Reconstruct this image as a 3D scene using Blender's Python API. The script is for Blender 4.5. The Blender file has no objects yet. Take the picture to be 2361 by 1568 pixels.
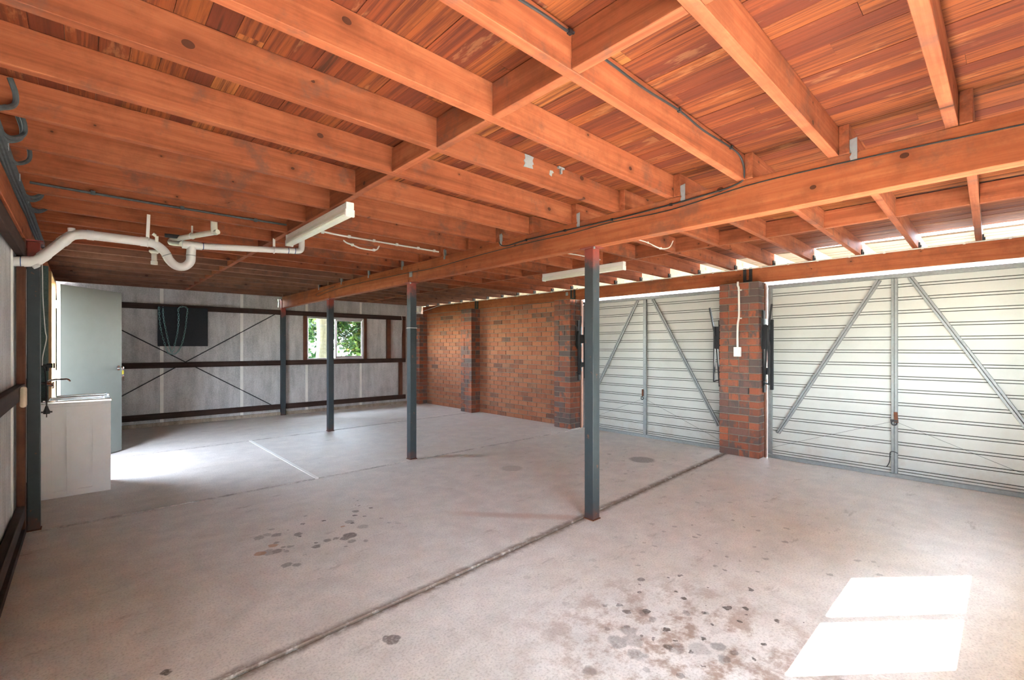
import bpy, bmesh, math, random
from mathutils import Vector, Matrix

random.seed(7)
sc = bpy.context.scene
COL = sc.collection

# ------------------------------------------------------------------ camera, sky, sun, exposure
TH = math.atan(989 / 1066)
cam_d = bpy.data.cameras.new('camera')
cam = bpy.data.objects.new('camera', cam_d)
COL.objects.link(cam)
cam.location = (0, 0, 1.35)
cam.rotation_euler = (math.pi / 2, 0, -TH)
cam_d.sensor_width = 36
cam_d.lens = 36 * 1066 / 2361
cam_d.shift_y = 17 / 2361
cam_d.clip_start = 0.02
sc.camera = cam

world = bpy.data.worlds.new('world')
sc.world = world
world.use_nodes = True
wn = world.node_tree
for n in list(wn.nodes):
    wn.nodes.remove(n)
w_out = wn.nodes.new('ShaderNodeOutputWorld')
w_bg = wn.nodes.new('ShaderNodeBackground')
w_sky = wn.nodes.new('ShaderNodeTexSky')
w_sky.sky_type = 'NISHITA'
w_sky.sun_disc = False
w_sky.sun_elevation = math.radians(48)
w_sky.sun_rotation = math.radians(130)
w_sky.air_density = 1.0
w_sky.dust_density = 0.0
w_sky.ozone_density = 1.0
w_bg.inputs['Strength'].default_value = 0.185
w_hs = wn.nodes.new('ShaderNodeHueSaturation')
w_hs.inputs['Saturation'].default_value = 0.45
wn.links.new(w_sky.outputs[0], w_hs.inputs['Color'])
wn.links.new(w_hs.outputs[0], w_bg.inputs['Color'])
wn.links.new(w_bg.outputs[0], w_out.inputs['Surface'])

sun_d = bpy.data.lights.new('sun', 'SUN')
sun_d.energy = 10.5
sun_d.angle = math.radians(0.53)
sun_d.color = (1.0, 0.97, 0.92)
sun = bpy.data.objects.new('sun', sun_d)
COL.objects.link(sun)
SUN_DIR = Vector((-0.682, 0.576, -1.0)).normalized()
sun.rotation_euler = SUN_DIR.to_track_quat('-Z', 'Y').to_euler()
sun.location = (8, -6, 9)

sc.view_settings.view_transform = 'Standard'
sc.view_settings.look = 'None'
sc.view_settings.gamma = 1.0
sc.view_settings.use_curve_mapping = False
sc.view_settings.exposure = 6.25
sc.cycles.max_bounces = 12
sc.cycles.diffuse_bounces = 8
sc.cycles.glossy_bounces = 4
sc.cycles.transparent_max_bounces = 12
sc.cycles.sample_clamp_indirect = 6.0
sc.cycles.caustics_reflective = False
sc.cycles.caustics_refractive = False
sc.cycles.use_denoising = True

# ------------------------------------------------------------------ helpers
WPOS = {}


def props(o, label=None, cat=None, group=None, kind=None):
    if label:
        o['label'] = label
    if cat:
        o['category'] = cat
    if group:
        o['group'] = group
    if kind:
        o['kind'] = kind
    return o


def empty(name, loc, label=None, cat=None, group=None, kind=None, parent=None):
    o = bpy.data.objects.new(name, None)
    COL.objects.link(o)
    o.empty_display_size = 0.05
    L = Vector(loc)
    WPOS[o.name] = L
    if parent is not None:
        o.parent = parent
        o.location = L - WPOS[parent.name]
    else:
        o.location = L
    return props(o, label, cat, group, kind)


class MB:
    """collects shapes in world coordinates, builds ONE mesh object"""

    def __init__(s):
        s.bm = bmesh.new()

    def box(s, x0, x1, y0, y1, z0, z1):
        v = [s.bm.verts.new(p) for p in ((x0, y0, z0), (x1, y0, z0), (x1, y1, z0), (x0, y1, z0),
                                         (x0, y0, z1), (x1, y0, z1), (x1, y1, z1), (x0, y1, z1))]
        for f in ((3, 2, 1, 0), (4, 5, 6, 7), (0, 1, 5, 4), (1, 2, 6, 5), (2, 3, 7, 6), (3, 0, 4, 7)):
            s.bm.faces.new([v[i] for i in f])
        return s

    def obox(s, c, ax, ay, az):
        """oriented box: centre and three half-extent vectors"""
        c, ax, ay, az = Vector(c), Vector(ax), Vector(ay), Vector(az)
        v = []
        for sz in (-1, 1):
            for sx, sy in ((-1, -1), (1, -1), (1, 1), (-1, 1)):
                v.append(s.bm.verts.new(c + ax * sx + ay * sy + az * sz))
        for f in ((3, 2, 1, 0), (4, 5, 6, 7), (0, 1, 5, 4), (1, 2, 6, 5), (2, 3, 7, 6), (3, 0, 4, 7)):
            s.bm.faces.new([v[i] for i in f])
        return s

    def bar(s, p0, p1, w, h, up=(0, 0, 1)):
        p0, p1 = Vector(p0), Vector(p1)
        d = p1 - p0
        a = d.cross(Vector(up))
        if a.length < 1e-6:
            a = d.cross(Vector((1, 0, 0)))
        a.normalize()
        b = a.cross(d).normalized()
        return s.obox((p0 + p1) / 2, d / 2, a * w / 2, b * h / 2)

    def tube(s, pts, r, seg=8, cap=True):
        pts = [Vector(p) for p in pts]
        rs = r if isinstance(r, (list, tuple)) else [r] * len(pts)
        rings = []
        n = None
        for i, p in enumerate(pts):
            if i == 0:
                t = pts[1] - pts[0]
            elif i == len(pts) - 1:
                t = pts[-1] - pts[-2]
            else:
                t = (pts[i + 1] - p).normalized() + (p - pts[i - 1]).normalized()
            t.normalize()
            if n is None:
                n = t.orthogonal().normalized()
            else:
                n = n - t * n.dot(t)
                if n.length < 1e-6:
                    n = t.orthogonal()
                n.normalize()
            b = t.cross(n)
            rings.append([s.bm.verts.new(p + (n * math.cos(2 * math.pi * k / seg) + b * math.sin(2 * math.pi * k / seg)) * rs[i])
                          for k in range(seg)])
        for i in range(len(rings) - 1):
            for k in range(seg):
                s.bm.faces.new((rings[i][k], rings[i][(k + 1) % seg], rings[i + 1][(k + 1) % seg], rings[i + 1][k]))
        if cap:
            s.bm.faces.new(rings[0][::-1])
            s.bm.faces.new(rings[-1])
        return s

    def ring(s, c, axis, R, r, seg=14, sub=6, squash=None):
        axis = Vector(axis).normalized()
        n = axis.orthogonal().normalized()
        b = axis.cross(n)
        rows = []
        for i in range(seg):
            a = 2 * math.pi * i / seg
            d = n * math.cos(a) + b * math.sin(a)
            row = []
            for k in range(sub):
                t = 2 * math.pi * k / sub
                row.append(s.bm.verts.new(Vector(c) + d * (R + r * math.cos(t)) + axis * r * math.sin(t)))
            rows.append(row)
        for i in range(seg):
            for k in range(sub):
                s.bm.faces.new((rows[i][k], rows[i][(k + 1) % sub], rows[(i + 1) % seg][(k + 1) % sub], rows[(i + 1) % seg][k]))
        return s

    def prism(s, poly, axis, a0, a1):
        """poly: 2D points in the plane across axis ('x': (y,z), 'y': (x,z), 'z': (x,y))"""
        def P(q, a):
            return {'x': (a, q[0], q[1]), 'y': (q[0], a, q[1]), 'z': (q[0], q[1], a)}[axis]
        lo = [s.bm.verts.new(P(q, a0)) for q in poly]
        hi = [s.bm.verts.new(P(q, a1)) for q in poly]
        m = len(poly)
        for i in range(m):
            s.bm.faces.new((lo[i], lo[(i + 1) % m], hi[(i + 1) % m], hi[i]))
        s.bm.faces.new(lo[::-1])
        s.bm.faces.new(hi)
        return s

    def build(s, name, mat, parent=None, bevel=0, smooth=False, seg=1, base=False, label=None, cat=None, group=None, kind=None, org=None):
        bm = s.bm
        bmesh.ops.recalc_face_normals(bm, faces=bm.faces)
        if bevel:
            es = [e for e in bm.edges if len(e.link_faces) == 2 and e.calc_face_angle(0) > 0.6]
            bmesh.ops.bevel(bm, geom=es, offset=bevel, segments=seg, affect='EDGES', profile=0.5)
        lo = Vector((min(v.co[i] for v in bm.verts) for i in range(3)))
        hi = Vector((max(v.co[i] for v in bm.verts) for i in range(3)))
        c = (lo + hi) / 2
        if base:
            c.z = lo.z
        if org is not None:
            c = Vector(org)
        for v in bm.verts:
            v.co -= c
        me = bpy.data.meshes.new(name)
        bm.to_mesh(me)
        bm.free()
        if smooth:
            for p in me.polygons:
                p.use_smooth = True
            try:
                me.set_sharp_from_angle(angle=math.radians(40))
            except Exception:
                pass
        if mat is not None:
            me.materials.append(mat)
        return place(name, me, c, parent, label, cat, group, kind)


def place(name, me, loc, parent=None, label=None, cat=None, group=None, kind=None, rz=0):
    o = bpy.data.objects.new(name, me)
    COL.objects.link(o)
    c = Vector(loc)
    WPOS[o.name] = c.copy()
    if parent is not None:
        o.parent = parent
        o.location = c - WPOS[parent.name]
    else:
        o.location = c
    if rz:
        o.rotation_euler = (0, 0, rz)
    return props(o, label, cat, group, kind)


def kids(o):
    return [c for c in bpy.data.objects if c.parent is o]


def dup(o, dloc, parent=None):
    c = o.copy()
    COL.objects.link(c)
    if parent is None:
        c.location = o.location + Vector(dloc)
        WPOS[c.name] = WPOS[o.name] + Vector(dloc)
    else:
        c.parent = parent
        WPOS[c.name] = WPOS[parent.name] + Vector(o.location)
    for k in kids(o):
        dup(k, (0, 0, 0), c)
    return c


def arc(pts, n=6):
    """smooth path through points (Catmull-Rom)"""
    P = [Vector(p) for p in pts]
    P = [P[0] * 2 - P[1]] + P + [P[-1] * 2 - P[-2]]
    out = []
    for i in range(1, len(P) - 2):
        for k in range(n):
            t = k / n
            a, b, c, d = P[i - 1], P[i], P[i + 1], P[i + 2]
            out.append(0.5 * ((2 * b) + (c - a) * t + (2 * a - 5 * b + 4 * c - d) * t * t + (3 * b - a - 3 * c + d) * t ** 3))
    out.append(P[-2])
    return out


# ------------------------------------------------------------------ materials
class NT:
    def __init__(s, name):
        s.m = bpy.data.materials.new(name)
        s.m.use_nodes = True
        s.t = s.m.node_tree
        s.b = s.t.nodes['Principled BSDF']
        s.out = s.t.nodes['Material Output']

    def n(s, typ, **kw):
        nd = s.t.nodes.new(typ)
        ins = kw.pop('ins', {})
        for k, v in kw.items():
            setattr(nd, k, v)
        for k, v in ins.items():
            if hasattr(v, 'is_output'):
                s.t.links.new(v, nd.inputs[k])
            else:
                nd.inputs[k].default_value = v
        return nd

    def math(s, op, a, b=None, c=None, clamp=False):
        nd = s.t.nodes.new('ShaderNodeMath')
        nd.operation = op
        nd.use_clamp = clamp
        for i, v in enumerate((a, b, c)):
            if v is None:
                continue
            if hasattr(v, 'is_output'):
                s.t.links.new(v, nd.inputs[i])
            else:
                nd.inputs[i].default_value = v
        return nd.outputs[0]

    def mix(s, f, a, b, mode='MIX'):
        nd = s.t.nodes.new('ShaderNodeMix')
        nd.data_type = 'RGBA'
        nd.blend_type = mode
        for i, v in ((0, f), (6, a), (7, b)):
            if hasattr(v, 'is_output'):
                s.t.links.new(v, nd.inputs[i])
            else:
                nd.inputs[i].default_value = v if i == 0 else (tuple(v) + (1,))[:4]
        return nd.outputs[2]

    def ramp(s, f, stops):
        nd = s.t.nodes.new('ShaderNodeValToRGB')
        cr = nd.color_ramp
        while len(cr.elements) < len(stops):
            cr.elements.new(0.5)
        for e, (p, c) in zip(cr.elements, stops):
            e.position = p
            e.color = (tuple(c) + (1,))[:4]
        s.t.links.new(f, nd.inputs[0])
        return nd.outputs[0]

    def smooth(s, v, a, b, lo=0.0, hi=1.0):
        nd = s.t.nodes.new('ShaderNodeMapRange')
        nd.interpolation_type = 'SMOOTHSTEP'
        s.t.links.new(v, nd.inputs[0])
        for i, x in ((1, a), (2, b), (3, lo), (4, hi)):
            nd.inputs[i].default_value = x
        return nd.outputs[0]

    def noise(s, vec, scale, detail=4, rough=0.55, dist=0.0):
        nd = s.n('ShaderNodeTexNoise', ins={'Vector': vec, 'Scale': scale, 'Detail': detail, 'Roughness': rough, 'Distortion': dist})
        return nd.outputs[0]

    def objvec(s, off=40.0):
        tc = s.n('ShaderNodeTexCoord')
        oi = s.n('ShaderNodeObjectInfo')
        r = s.math('MULTIPLY', oi.outputs['Random'], off)
        cb = s.n('ShaderNodeCombineXYZ', ins={0: r, 1: r, 2: r})
        ad = s.n('ShaderNodeVectorMath', operation='ADD', ins={0: tc.outputs['Object'], 1: cb.outputs[0]})
        return ad.outputs[0], oi.outputs['Random'], tc.outputs['Object']

    def scale(s, vec, v):
        nd = s.n('ShaderNodeVectorMath', operation='MULTIPLY', ins={0: vec, 1: v})
        return nd.outputs[0]

    def bump(s, h, strength=0.3, dist=0.005):
        nd = s.n('ShaderNodeBump', ins={'Height': h, 'Strength': strength, 'Distance': dist})
        s.t.links.new(nd.outputs[0], s.b.inputs['Normal'])

    def set(s, col=None, rough=0.6, metal=0.0, spec=0.3):
        if col is not None:
            if hasattr(col, 'is_output'):
                s.t.links.new(col, s.b.inputs['Base Color'])
            else:
                s.b.inputs['Base Color'].default_value = (tuple(col) + (1,))[:4]
        if hasattr(rough, 'is_output'):
            s.t.links.new(rough, s.b.inputs['Roughness'])
        else:
            s.b.inputs['Roughness'].default_value = rough
        s.b.inputs['Metallic'].default_value = metal
        s.b.inputs['Specular IOR Level'].default_value = spec
        return s.m


def plain(name, col, rough=0.5, metal=0.0, spec=0.4, var=0.06, sc_=9.0):
    k = NT(name)
    v, r, _ = k.objvec()
    f = k.noise(v, sc_, 4)
    c = k.mix(f, [x * (1 - var * 2) for x in col], [min(1, x * (1 + var * 2)) for x in col])
    return k.set(c, rough, metal, spec)


def wood(name, dark, mid, light, axis='x', knots=0.66, stain=0.6, vary=0.25, across=22.0):
    k = NT(name)
    v, rnd, _ = k.objvec()
    ia = 'xyz'.index(axis)
    s1 = [across] * 3
    s1[ia] = 0.9
    s2 = [across * 5] * 3
    s2[ia] = 3.5
    g1 = k.noise(k.scale(v, s1), 1.0, 5, 0.6, 0.6)
    g2 = k.noise(k.scale(v, s2), 1.0, 3, 0.6)
    g = k.math('ADD', k.math('MULTIPLY', g1, 0.75), k.math('MULTIPLY', g2, 0.25))
    c = k.ramp(g, [(0.25, dark), (0.47, mid), (0.72, light)])
    # per-piece tone
    tone = k.math('MULTIPLY_ADD', rnd, vary, 1 - vary / 2)
    cb = k.n('ShaderNodeCombineXYZ', ins={0: tone, 1: tone, 2: tone})
    c = k.mix(1.0, c, cb.outputs[0], 'MULTIPLY')
    # weather stains
    mo = k.noise(v, 6.0, 5, 0.7)
    c = k.mix(k.math('MULTIPLY', k.smooth(mo, 0.42, 0.68), 0.38), c, [dark[0] * 0.8, dark[1] * 0.8, dark[2] * 0.85])
    st = k.noise(v, 2.3, 6, 0.72)
    st = k.smooth(st, 0.53, 0.66)
    c = k.mix(k.math('MULTIPLY', st, stain), c, [dark[0] * 0.55 + 0.03, dark[1] * 0.75 + 0.03, dark[2] * 0.9 + 0.03])
    if knots:
        sk = [1 / 0.13] * 3
        sk[ia] = 1 / 0.42
        flat = {'x': 1, 'y': 0, 'z': 1}[axis]
        sk[flat] = 0.0
        vv = k.scale(v, sk)
        vo = k.n('ShaderNodeTexVoronoi', ins={'Vector': vv, 'Scale': 1.0, 'Randomness': 1.0})
        df = k.n('ShaderNodeVectorMath', operation='SUBTRACT', ins={0: vv, 1: vo.outputs['Position']})
        inv = [0.0 if q == 0 else 1 / q for q in sk]
        inv[ia] *= 0.75
        df = k.scale(df.outputs[0], inv)
        ln = k.n('ShaderNodeVectorMath', operation='LENGTH', ins={0: df}).outputs['Value']
        sep = k.n('ShaderNodeSeparateColor', ins={0: vo.outputs['Color']})
        on = k.math('GREATER_THAN', sep.outputs[0], knots)
        rad = k.math('MULTIPLY_ADD', k.math('MULTIPLY', sep.outputs[1], sep.outputs[1]), 0.013, 0.004)
        core = k.math('LESS_THAN', ln, rad)
        halo = k.math('MULTIPLY', k.smooth(k.math('DIVIDE', ln, rad), 1.0, 4.5, 1.0, 0.0), on)
        c = k.mix(k.math('MULTIPLY', halo, 0.6), c, dark)
        c = k.mix(k.math('MULTIPLY', k.math('MULTIPLY', core, on), 0.85), c, [0.05, 0.016, 0.01])
    k.bump(g, 0.25, 0.004)
    return k.set(c, 0.72, 0, 0.2)


PINE_D, PINE_M, PINE_L = (0.145, 0.038, 0.016), (0.28, 0.076, 0.0315), (0.385, 0.13, 0.059)
M = {}
M['joist'] = wood('pine_joist', PINE_D, PINE_M, PINE_L, 'x')
M['joist_old'] = wood('dusty_pine_joist', (0.10, 0.05, 0.035), (0.20, 0.095, 0.06), (0.28, 0.14, 0.09), 'x')  # darker, greyer copy of the joist pine, for the farthest joists
M['nog'] = wood('pine_nogging', PINE_D, PINE_M, PINE_L, 'y', vary=0.35)
M['beam'] = wood('pine_beam', (0.20, 0.053, 0.021), (0.335, 0.093, 0.036), (0.43, 0.15, 0.063), 'y', stain=0.5)
M['girt_x'] = wood('girt_hardwood_x', (0.022, 0.013, 0.011), (0.048, 0.027, 0.021), (0.08, 0.045, 0.034), 'x', knots=0)
M['girt_y'] = wood('girt_hardwood_y', (0.022, 0.013, 0.011), (0.048, 0.027, 0.021), (0.08, 0.045, 0.034), 'y', knots=0)
M['stud'] = wood('stud_hardwood', (0.06, 0.025, 0.016), (0.13, 0.052, 0.032), (0.2, 0.085, 0.05), 'z', knots=0)
M['jamb'] = wood('jamb_timber', (0.24, 0.13, 0.06), (0.36, 0.21, 0.10), (0.44, 0.28, 0.15), 'z', knots=0, stain=0.2)
M['offcut'] = wood('offcut_timber', (0.5, 0.36, 0.24), (0.66, 0.5, 0.36), (0.75, 0.6, 0.45), 'z', knots=0, stain=0.1)


def deck_mat(name, lo, stops):
    k = NT(name)
    v, rnd, _ = k.objvec()
    g1 = k.noise(k.scale(v, (42, 1.3, 42)), 1.0, 5, 0.62, 0.8)
    g2 = k.noise(k.scale(v, (150, 4, 150)), 1.0, 3, 0.6)
    g = k.math('ADD', k.math('MULTIPLY', g1, 0.7), k.math('MULTIPLY', g2, 0.3))
    base = k.ramp(rnd, stops)
    c = k.mix(k.smooth(g, 0.36, 0.60, 0.0, 1.0), lo, base)
    blot = k.smooth(k.noise(k.scale(v, (9, 2.2, 9)), 1.0, 5, 0.7), 0.58, 0.66)
    c = k.mix(k.math('MULTIPLY', blot, 0.16), c, (0.6, 0.3, 0.13))
    gap = k.smooth(k.noise(k.scale(v, (16, 0.8, 16)), 1.0, 3, 0.6), 0.66, 0.7)
    c = k.mix(k.math('MULTIPLY', gap, 0.7), c, (0.03, 0.014, 0.01))
    k.bump(g, 0.35, 0.004)
    return k.set(c, 0.75, 0, 0.15)


M['deck'] = deck_mat('hardwood_boards', (0.085, 0.021, 0.012), [(0.0, (0.11, 0.024, 0.013)), (0.35, (0.185, 0.043, 0.016)),
                                                               (0.6, (0.235, 0.066, 0.019)), (0.85, (0.20, 0.05, 0.017)), (1.0, (0.32, 0.115, 0.034))])
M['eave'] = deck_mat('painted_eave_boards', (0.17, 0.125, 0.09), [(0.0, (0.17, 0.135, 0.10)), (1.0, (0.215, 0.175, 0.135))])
k = NT('cream_painted_timber')
v, rnd, _ = k.objvec()
c = k.mix(k.smooth(k.noise(v, 14, 4, 0.6), 0.5, 0.75), (0.62, 0.53, 0.4), (0.36, 0.25, 0.15))
M['tail'] = k.set(c, 0.6)


def brick_mat(name, cols, mott):
    k = NT(name)
    v, rnd, _ = k.objvec()
    base = k.ramp(rnd, cols)
    n1 = k.noise(k.scale(v, (9, 9, 5)), 1.0, 3, 0.6)
    alt = k.ramp(k.math('FRACT', k.math('MULTIPLY', rnd, 7.31)), cols)
    c = k.mix(k.math('MULTIPLY', k.smooth(n1, 0.42, 0.6), mott), base, alt)
    n2 = k.noise(v, 60, 4, 0.7)
    c = k.mix(k.math('MULTIPLY', k.smooth(n2, 0.4, 0.75), 0.35), c, (0.12, 0.07, 0.05))
    k.bump(n2, 0.4, 0.004)
    return k.set(c, 0.88, 0, 0.1)


M['brick'] = brick_mat('red_brick', [(0.0, (0.13, 0.065, 0.05)), (0.1, (0.25, 0.09, 0.05)), (0.4, (0.32, 0.115, 0.06)),
                                    (0.7, (0.355, 0.135, 0.07)), (0.95, (0.31, 0.135, 0.075)), (1.0, (0.10, 0.07, 0.06))], 0.5)
M['clinker'] = brick_mat('clinker_brick', [(0.0, (0.105, 0.085, 0.08)), (0.25, (0.13, 0.085, 0.075)), (0.4, (0.21, 0.082, 0.056)),
                                          (0.58, (0.28, 0.09, 0.052)), (0.85, (0.35, 0.112, 0.06)), (1.0, (0.125, 0.095, 0.092))], 1.0)
k = NT('mortar')
v, rnd, _ = k.objvec()
n1 = k.noise(v, 30, 5, 0.7)
k.bump(n1, 0.5, 0.004)
M['mortar'] = k.set(k.mix(n1, (0.13, 0.105, 0.085), (0.28, 0.24, 0.2)), 0.95, 0, 0.1)


def sheet_mat(name, a, b):
    k = NT(name)
    v, rnd, ob = k.objvec()
    geo = k.n('ShaderNodeNewGeometry')
    p = geo.outputs['Position']
    n1 = k.noise(p, 70, 5, 0.75)
    n2 = k.noise(k.scale(p, (9, 9, 1.5)), 1.0, 5, 0.65)
    n3 = k.noise(p, 3.0, 5, 0.65)
    f = k.math('ADD', k.math('MULTIPLY', n1, 0.45), k.math('ADD', k.math('MULTIPLY', n2, 0.35), k.math('MULTIPLY', n3, 0.2)))
    c = k.mix(k.smooth(f, 0.36, 0.64), a, b)
    k.bump(n1, 0.35, 0.003)
    return k.set(c, 0.9, 0, 0.15)


M['sheet'] = sheet_mat('fibre_cement', (0.34, 0.335, 0.33), (0.62, 0.615, 0.605))
M['strip'] = plain('cover_strip', (0.80, 0.79, 0.74), 0.7)
M['plinth'] = sheet_mat('concrete_edge', (0.2, 0.16, 0.12), (0.5, 0.42, 0.33))

# ---- concrete floor with joints, drips and stains
SPOTS = [(1.138, 3.499, .035, .8), (1.022, 3.596, .035, .7), (0.916, 3.621, .036, .6), (0.942, 3.303, .036, .8), (0.894, 3.324, .05, .55),
         (1.03, 3.322, .025, .6), (1.161, 3.2, .028, .9), (1.405, 3.225, .05, 1.0), (1.36, 3.20, .035, .9), (1.546, 3.319, .045, .45), (1.512, 3.471, .038, .6),
         (0.928, 3.05, .03, .7), (0.975, 3.014, .028, .7), (1.648, 3.664, .034, .8), (1.232, 3.681, .02, .9), (1.251, 3.251, .025, .8),
         (1.307, 3.239, .022, .8), (1.372, 3.119, .03, .7), (1.027, 3.725, .022, .5), (0.972, 3.642, .03, .45), (0.99, 3.34, .018, .7),
         (1.052, 1.941, .035, 1.0), (1.03, 1.965, .02, .9), (0.253, 2.386, .02, 1.2), (0.26, 2.37, .014, 1.2), (2.09, 1.268, .03, .6), (2.073, 1.207, .022, .6),
         (1.798, 1.223, .05, .6), (1.904, 1.235, .04, .55), (1.785, 1.113, .04, .6), (1.552, 1.195, .03, .5), (2.249, 1.126, .02, .6), (2.323, 1.052, .018, .6),
         (2.102, 0.899, .035, .7), (2.107, 0.834, .02, .8), (2.035, 0.842, .03, .7), (4.924, 3.012, .16, .8), (4.878, 3.454, .03, .6),
         (3.506, 3.783, .13, .4), (1.86, 1.18, .05, .5), (2.02, 0.95, .05, .4), (1.95, 1.02, .04, .5)]
k = NT('concrete')
geo = k.n('ShaderNodeNewGeometry')
P = geo.outputs['Position']
wn_ = k.n('ShaderNodeTexNoise', ins={'Vector': P, 'Scale': 22.0, 'Detail': 3})
warp = k.n('ShaderNodeVectorMath', operation='MULTIPLY_ADD', ins={0: wn_.outputs['Color'], 1: (0.05, 0.05, 0), 2: P}).outputs[0]
warp = k.n('ShaderNodeVectorMath', operation='SUBTRACT', ins={0: warp, 1: (0.025, 0.025, 0)}).outputs[0]
flat = k.scale(warp, (1, 1, 0))
n_big = k.noise(P, 0.9, 5, 0.6)
n_mid = k.noise(P, 5.0, 6, 0.68)
n_fine = k.noise(P, 90.0, 4, 0.7)
c = k.mix(k.smooth(n_mid, 0.3, 0.7), (0.60, 0.56, 0.51), (0.76, 0.715, 0.655))
c = k.mix(k.math('MULTIPLY', k.smooth(n_big, 0.45, 0.7), 0.35), c, (0.64, 0.56, 0.46))
c = k.mix(k.math('MULTIPLY', k.smooth(n_fine, 0.45, 0.7), 0.42), c, (0.22, 0.18, 0.15))
scuff = k.smooth(k.noise(k.scale(P, (1.6, 4.5, 1)), 1.6, 6, 0.72), 0.58, 0.72)
c = k.mix(k.math('MULTIPLY', scuff, 0.5), c, (0.27, 0.22, 0.18))
sepP = k.n('ShaderNodeSeparateXYZ', ins={0: flat})
X_, Y_ = sepP.outputs[0], sepP.outputs[1]
# brown earth ground into the slab around the oil patch
d = k.n('ShaderNodeVectorMath', operation='DISTANCE', ins={0: flat, 1: (1.95, 0.95, 0)}).outputs['Value']
br = k.math('MULTIPLY', k.smooth(d, 0.15, 1.05, 1.0, 0.0), k.smooth(k.noise(P, 7.0, 5, 0.7), 0.45, 0.62))
c = k.mix(k.math('MULTIPLY', br, 0.75), c, (0.26, 0.15, 0.09))
# fields of small drips
vo = k.n('ShaderNodeTexVoronoi', ins={'Vector': k.scale(warp, (1, 1, 0)), 'Scale': 15.0, 'Randomness': 1.0})
sv = k.n('ShaderNodeSeparateColor', ins={0: vo.outputs['Color']})
drip = k.math('LESS_THAN', vo.outputs['Distance'], k.math('MULTIPLY', sv.outputs[1], 0.34))
drip = k.math('MULTIPLY', drip, k.math('GREATER_THAN', sv.outputs[0], 0.55))
fld = None
for (fx, fy, fr, fs) in ((2.35, 0.98, 0.9, 1.2), (1.35, 3.45, 0.62, 1.1), (3.2, 1.1, 1.3, .6), (1.75, 3.7, 0.4, 1.1), (2.0, 1.9, 1.2, .22), (4.6, 2.9, 1.4, .4), (4.0, 1.6, 1.1, .35), (4.2, 6.2, 1.0, .3)):
    d = k.n('ShaderNodeVectorMath', operation='DISTANCE', ins={0: flat, 1: (fx, fy, 0)}).outputs['Value']
    q = k.smooth(d, fr * 0.3, fr, fs, 0.0)
    fld = q if fld is None else k.math('MAXIMUM', fld, q)
spot = k.math('MULTIPLY', k.math('MULTIPLY', drip, fld), 0.75)
for (sx, sy, sr, ss) in SPOTS:
    d = k.n('ShaderNodeVectorMath', operation='DISTANCE', ins={0: flat, 1: (sx, sy, 0)}).outputs['Value']
    spot = k.math('MAXIMUM', spot, k.smooth(d, sr * 0.75, sr * 1.1, 0.75 * ss, 0.0))
spot = k.math('MULTIPLY', spot, k.smooth(k.noise(P, 55.0, 3, 0.6), 0.25, 0.55, 0.55, 1.0), clamp=True)
c = k.mix(spot, c, (0.075, 0.055, 0.045))
# orange leaf-shaped rust marks and the rust run below the post
for (sx, sy, sr) in ((0.948, 3.418, .035), (0.85, 3.34, .038), (1.43, 3.42, .02)):
    d = k.n('ShaderNodeVectorMath', operation='DISTANCE', ins={0: flat, 1: (sx, sy, 0)}).outputs['Value']
    c = k.mix(k.smooth(d, sr * 0.7, sr, 0.7, 0.0), c, (0.45, 0.22, 0.09))
run = k.math('MULTIPLY', k.smooth(k.math('ABSOLUTE', k.math('SUBTRACT', Y_, k.math('MULTIPLY_ADD', X_, -1.1, 5.5))), 0.02, 0.13, 1.0, 0.0),
             k.math('MULTIPLY', k.smooth(X_, 2.1, 2.4), k.smooth(X_, 2.85, 2.95, 1.0, 0.0)))
c = k.mix(k.math('MULTIPLY', run, 0.4), c, (0.42, 0.2, 0.12))
# soil kept by the main joint
jl = k.math('SUBTRACT', Y_, k.math('MULTIPLY_ADD', X_, 0.0555, 2.142))
jd = k.smooth(k.math('ABSOLUTE', jl), 0.012, 0.07, 1.0, 0.0)
c = k.mix(k.math('MULTIPLY', k.math('MULTIPLY', jd, k.smooth(k.noise(P, 14.0, 5, 0.7), 0.22, 0.52)), 0.88), c, (0.17, 0.115, 0.08))
for (ja, jb) in ((0.0, 4.855), (0.03, 7.42)):
    jl = k.math('SUBTRACT', Y_, k.math('MULTIPLY_ADD', X_, ja, jb))
    jd = k.smooth(k.math('ABSOLUTE', jl), 0.008, 0.04, 1.0, 0.0)
    c = k.mix(k.math('MULTIPLY', k.math('MULTIPLY', jd, k.smooth(k.noise(P, 11.0, 5, 0.7), 0.35, 0.65)), 0.65), c, (0.17, 0.14, 0.12))
k.bump(k.math('ADD', k.math('MULTIPLY', n_fine, 0.5), n_mid), 0.25, 0.004)
M['concrete'] = k.set(c, k.smooth(n_mid, 0.3, 0.7, 0.42, 0.68), 0, 0.35)
M['dirt'] = plain('joint_dirt', (0.10, 0.07, 0.05), 0.95, 0, 0.05, 0.25, 40)

k = NT('steel_post_paint')
v, rnd, ob = k.objvec()
geo = k.n('ShaderNodeNewGeometry')
sz = k.n('ShaderNodeSeparateXYZ', ins={0: geo.outputs['Position']})
n1 = k.noise(geo.outputs['Position'], 9, 5, 0.7)
c = k.mix(n1, (0.026, 0.036, 0.042), (0.05, 0.064, 0.07))
rz_ = k.math('ADD', sz.outputs[2], k.math('MULTIPLY', n1, 0.35))
c = k.mix(k.math('MULTIPLY', k.smooth(rz_, 2.1, 2.28), k.math('GREATER_THAN', rnd, -1.0)), c, (0.25, 0.055, 0.04))
c = k.mix(k.smooth(rz_, 0.16, 0.30, 0.75, 0.0), c, (0.11, 0.045, 0.035))
rust = k.smooth(k.noise(geo.outputs['Position'], 17, 5, 0.7), 0.64, 0.68)
c = k.mix(k.math('MULTIPLY', rust, 0.6), c, (0.24, 0.085, 0.035))
M['post'] = k.set(c, 0.5, 0, 0.3)
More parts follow.
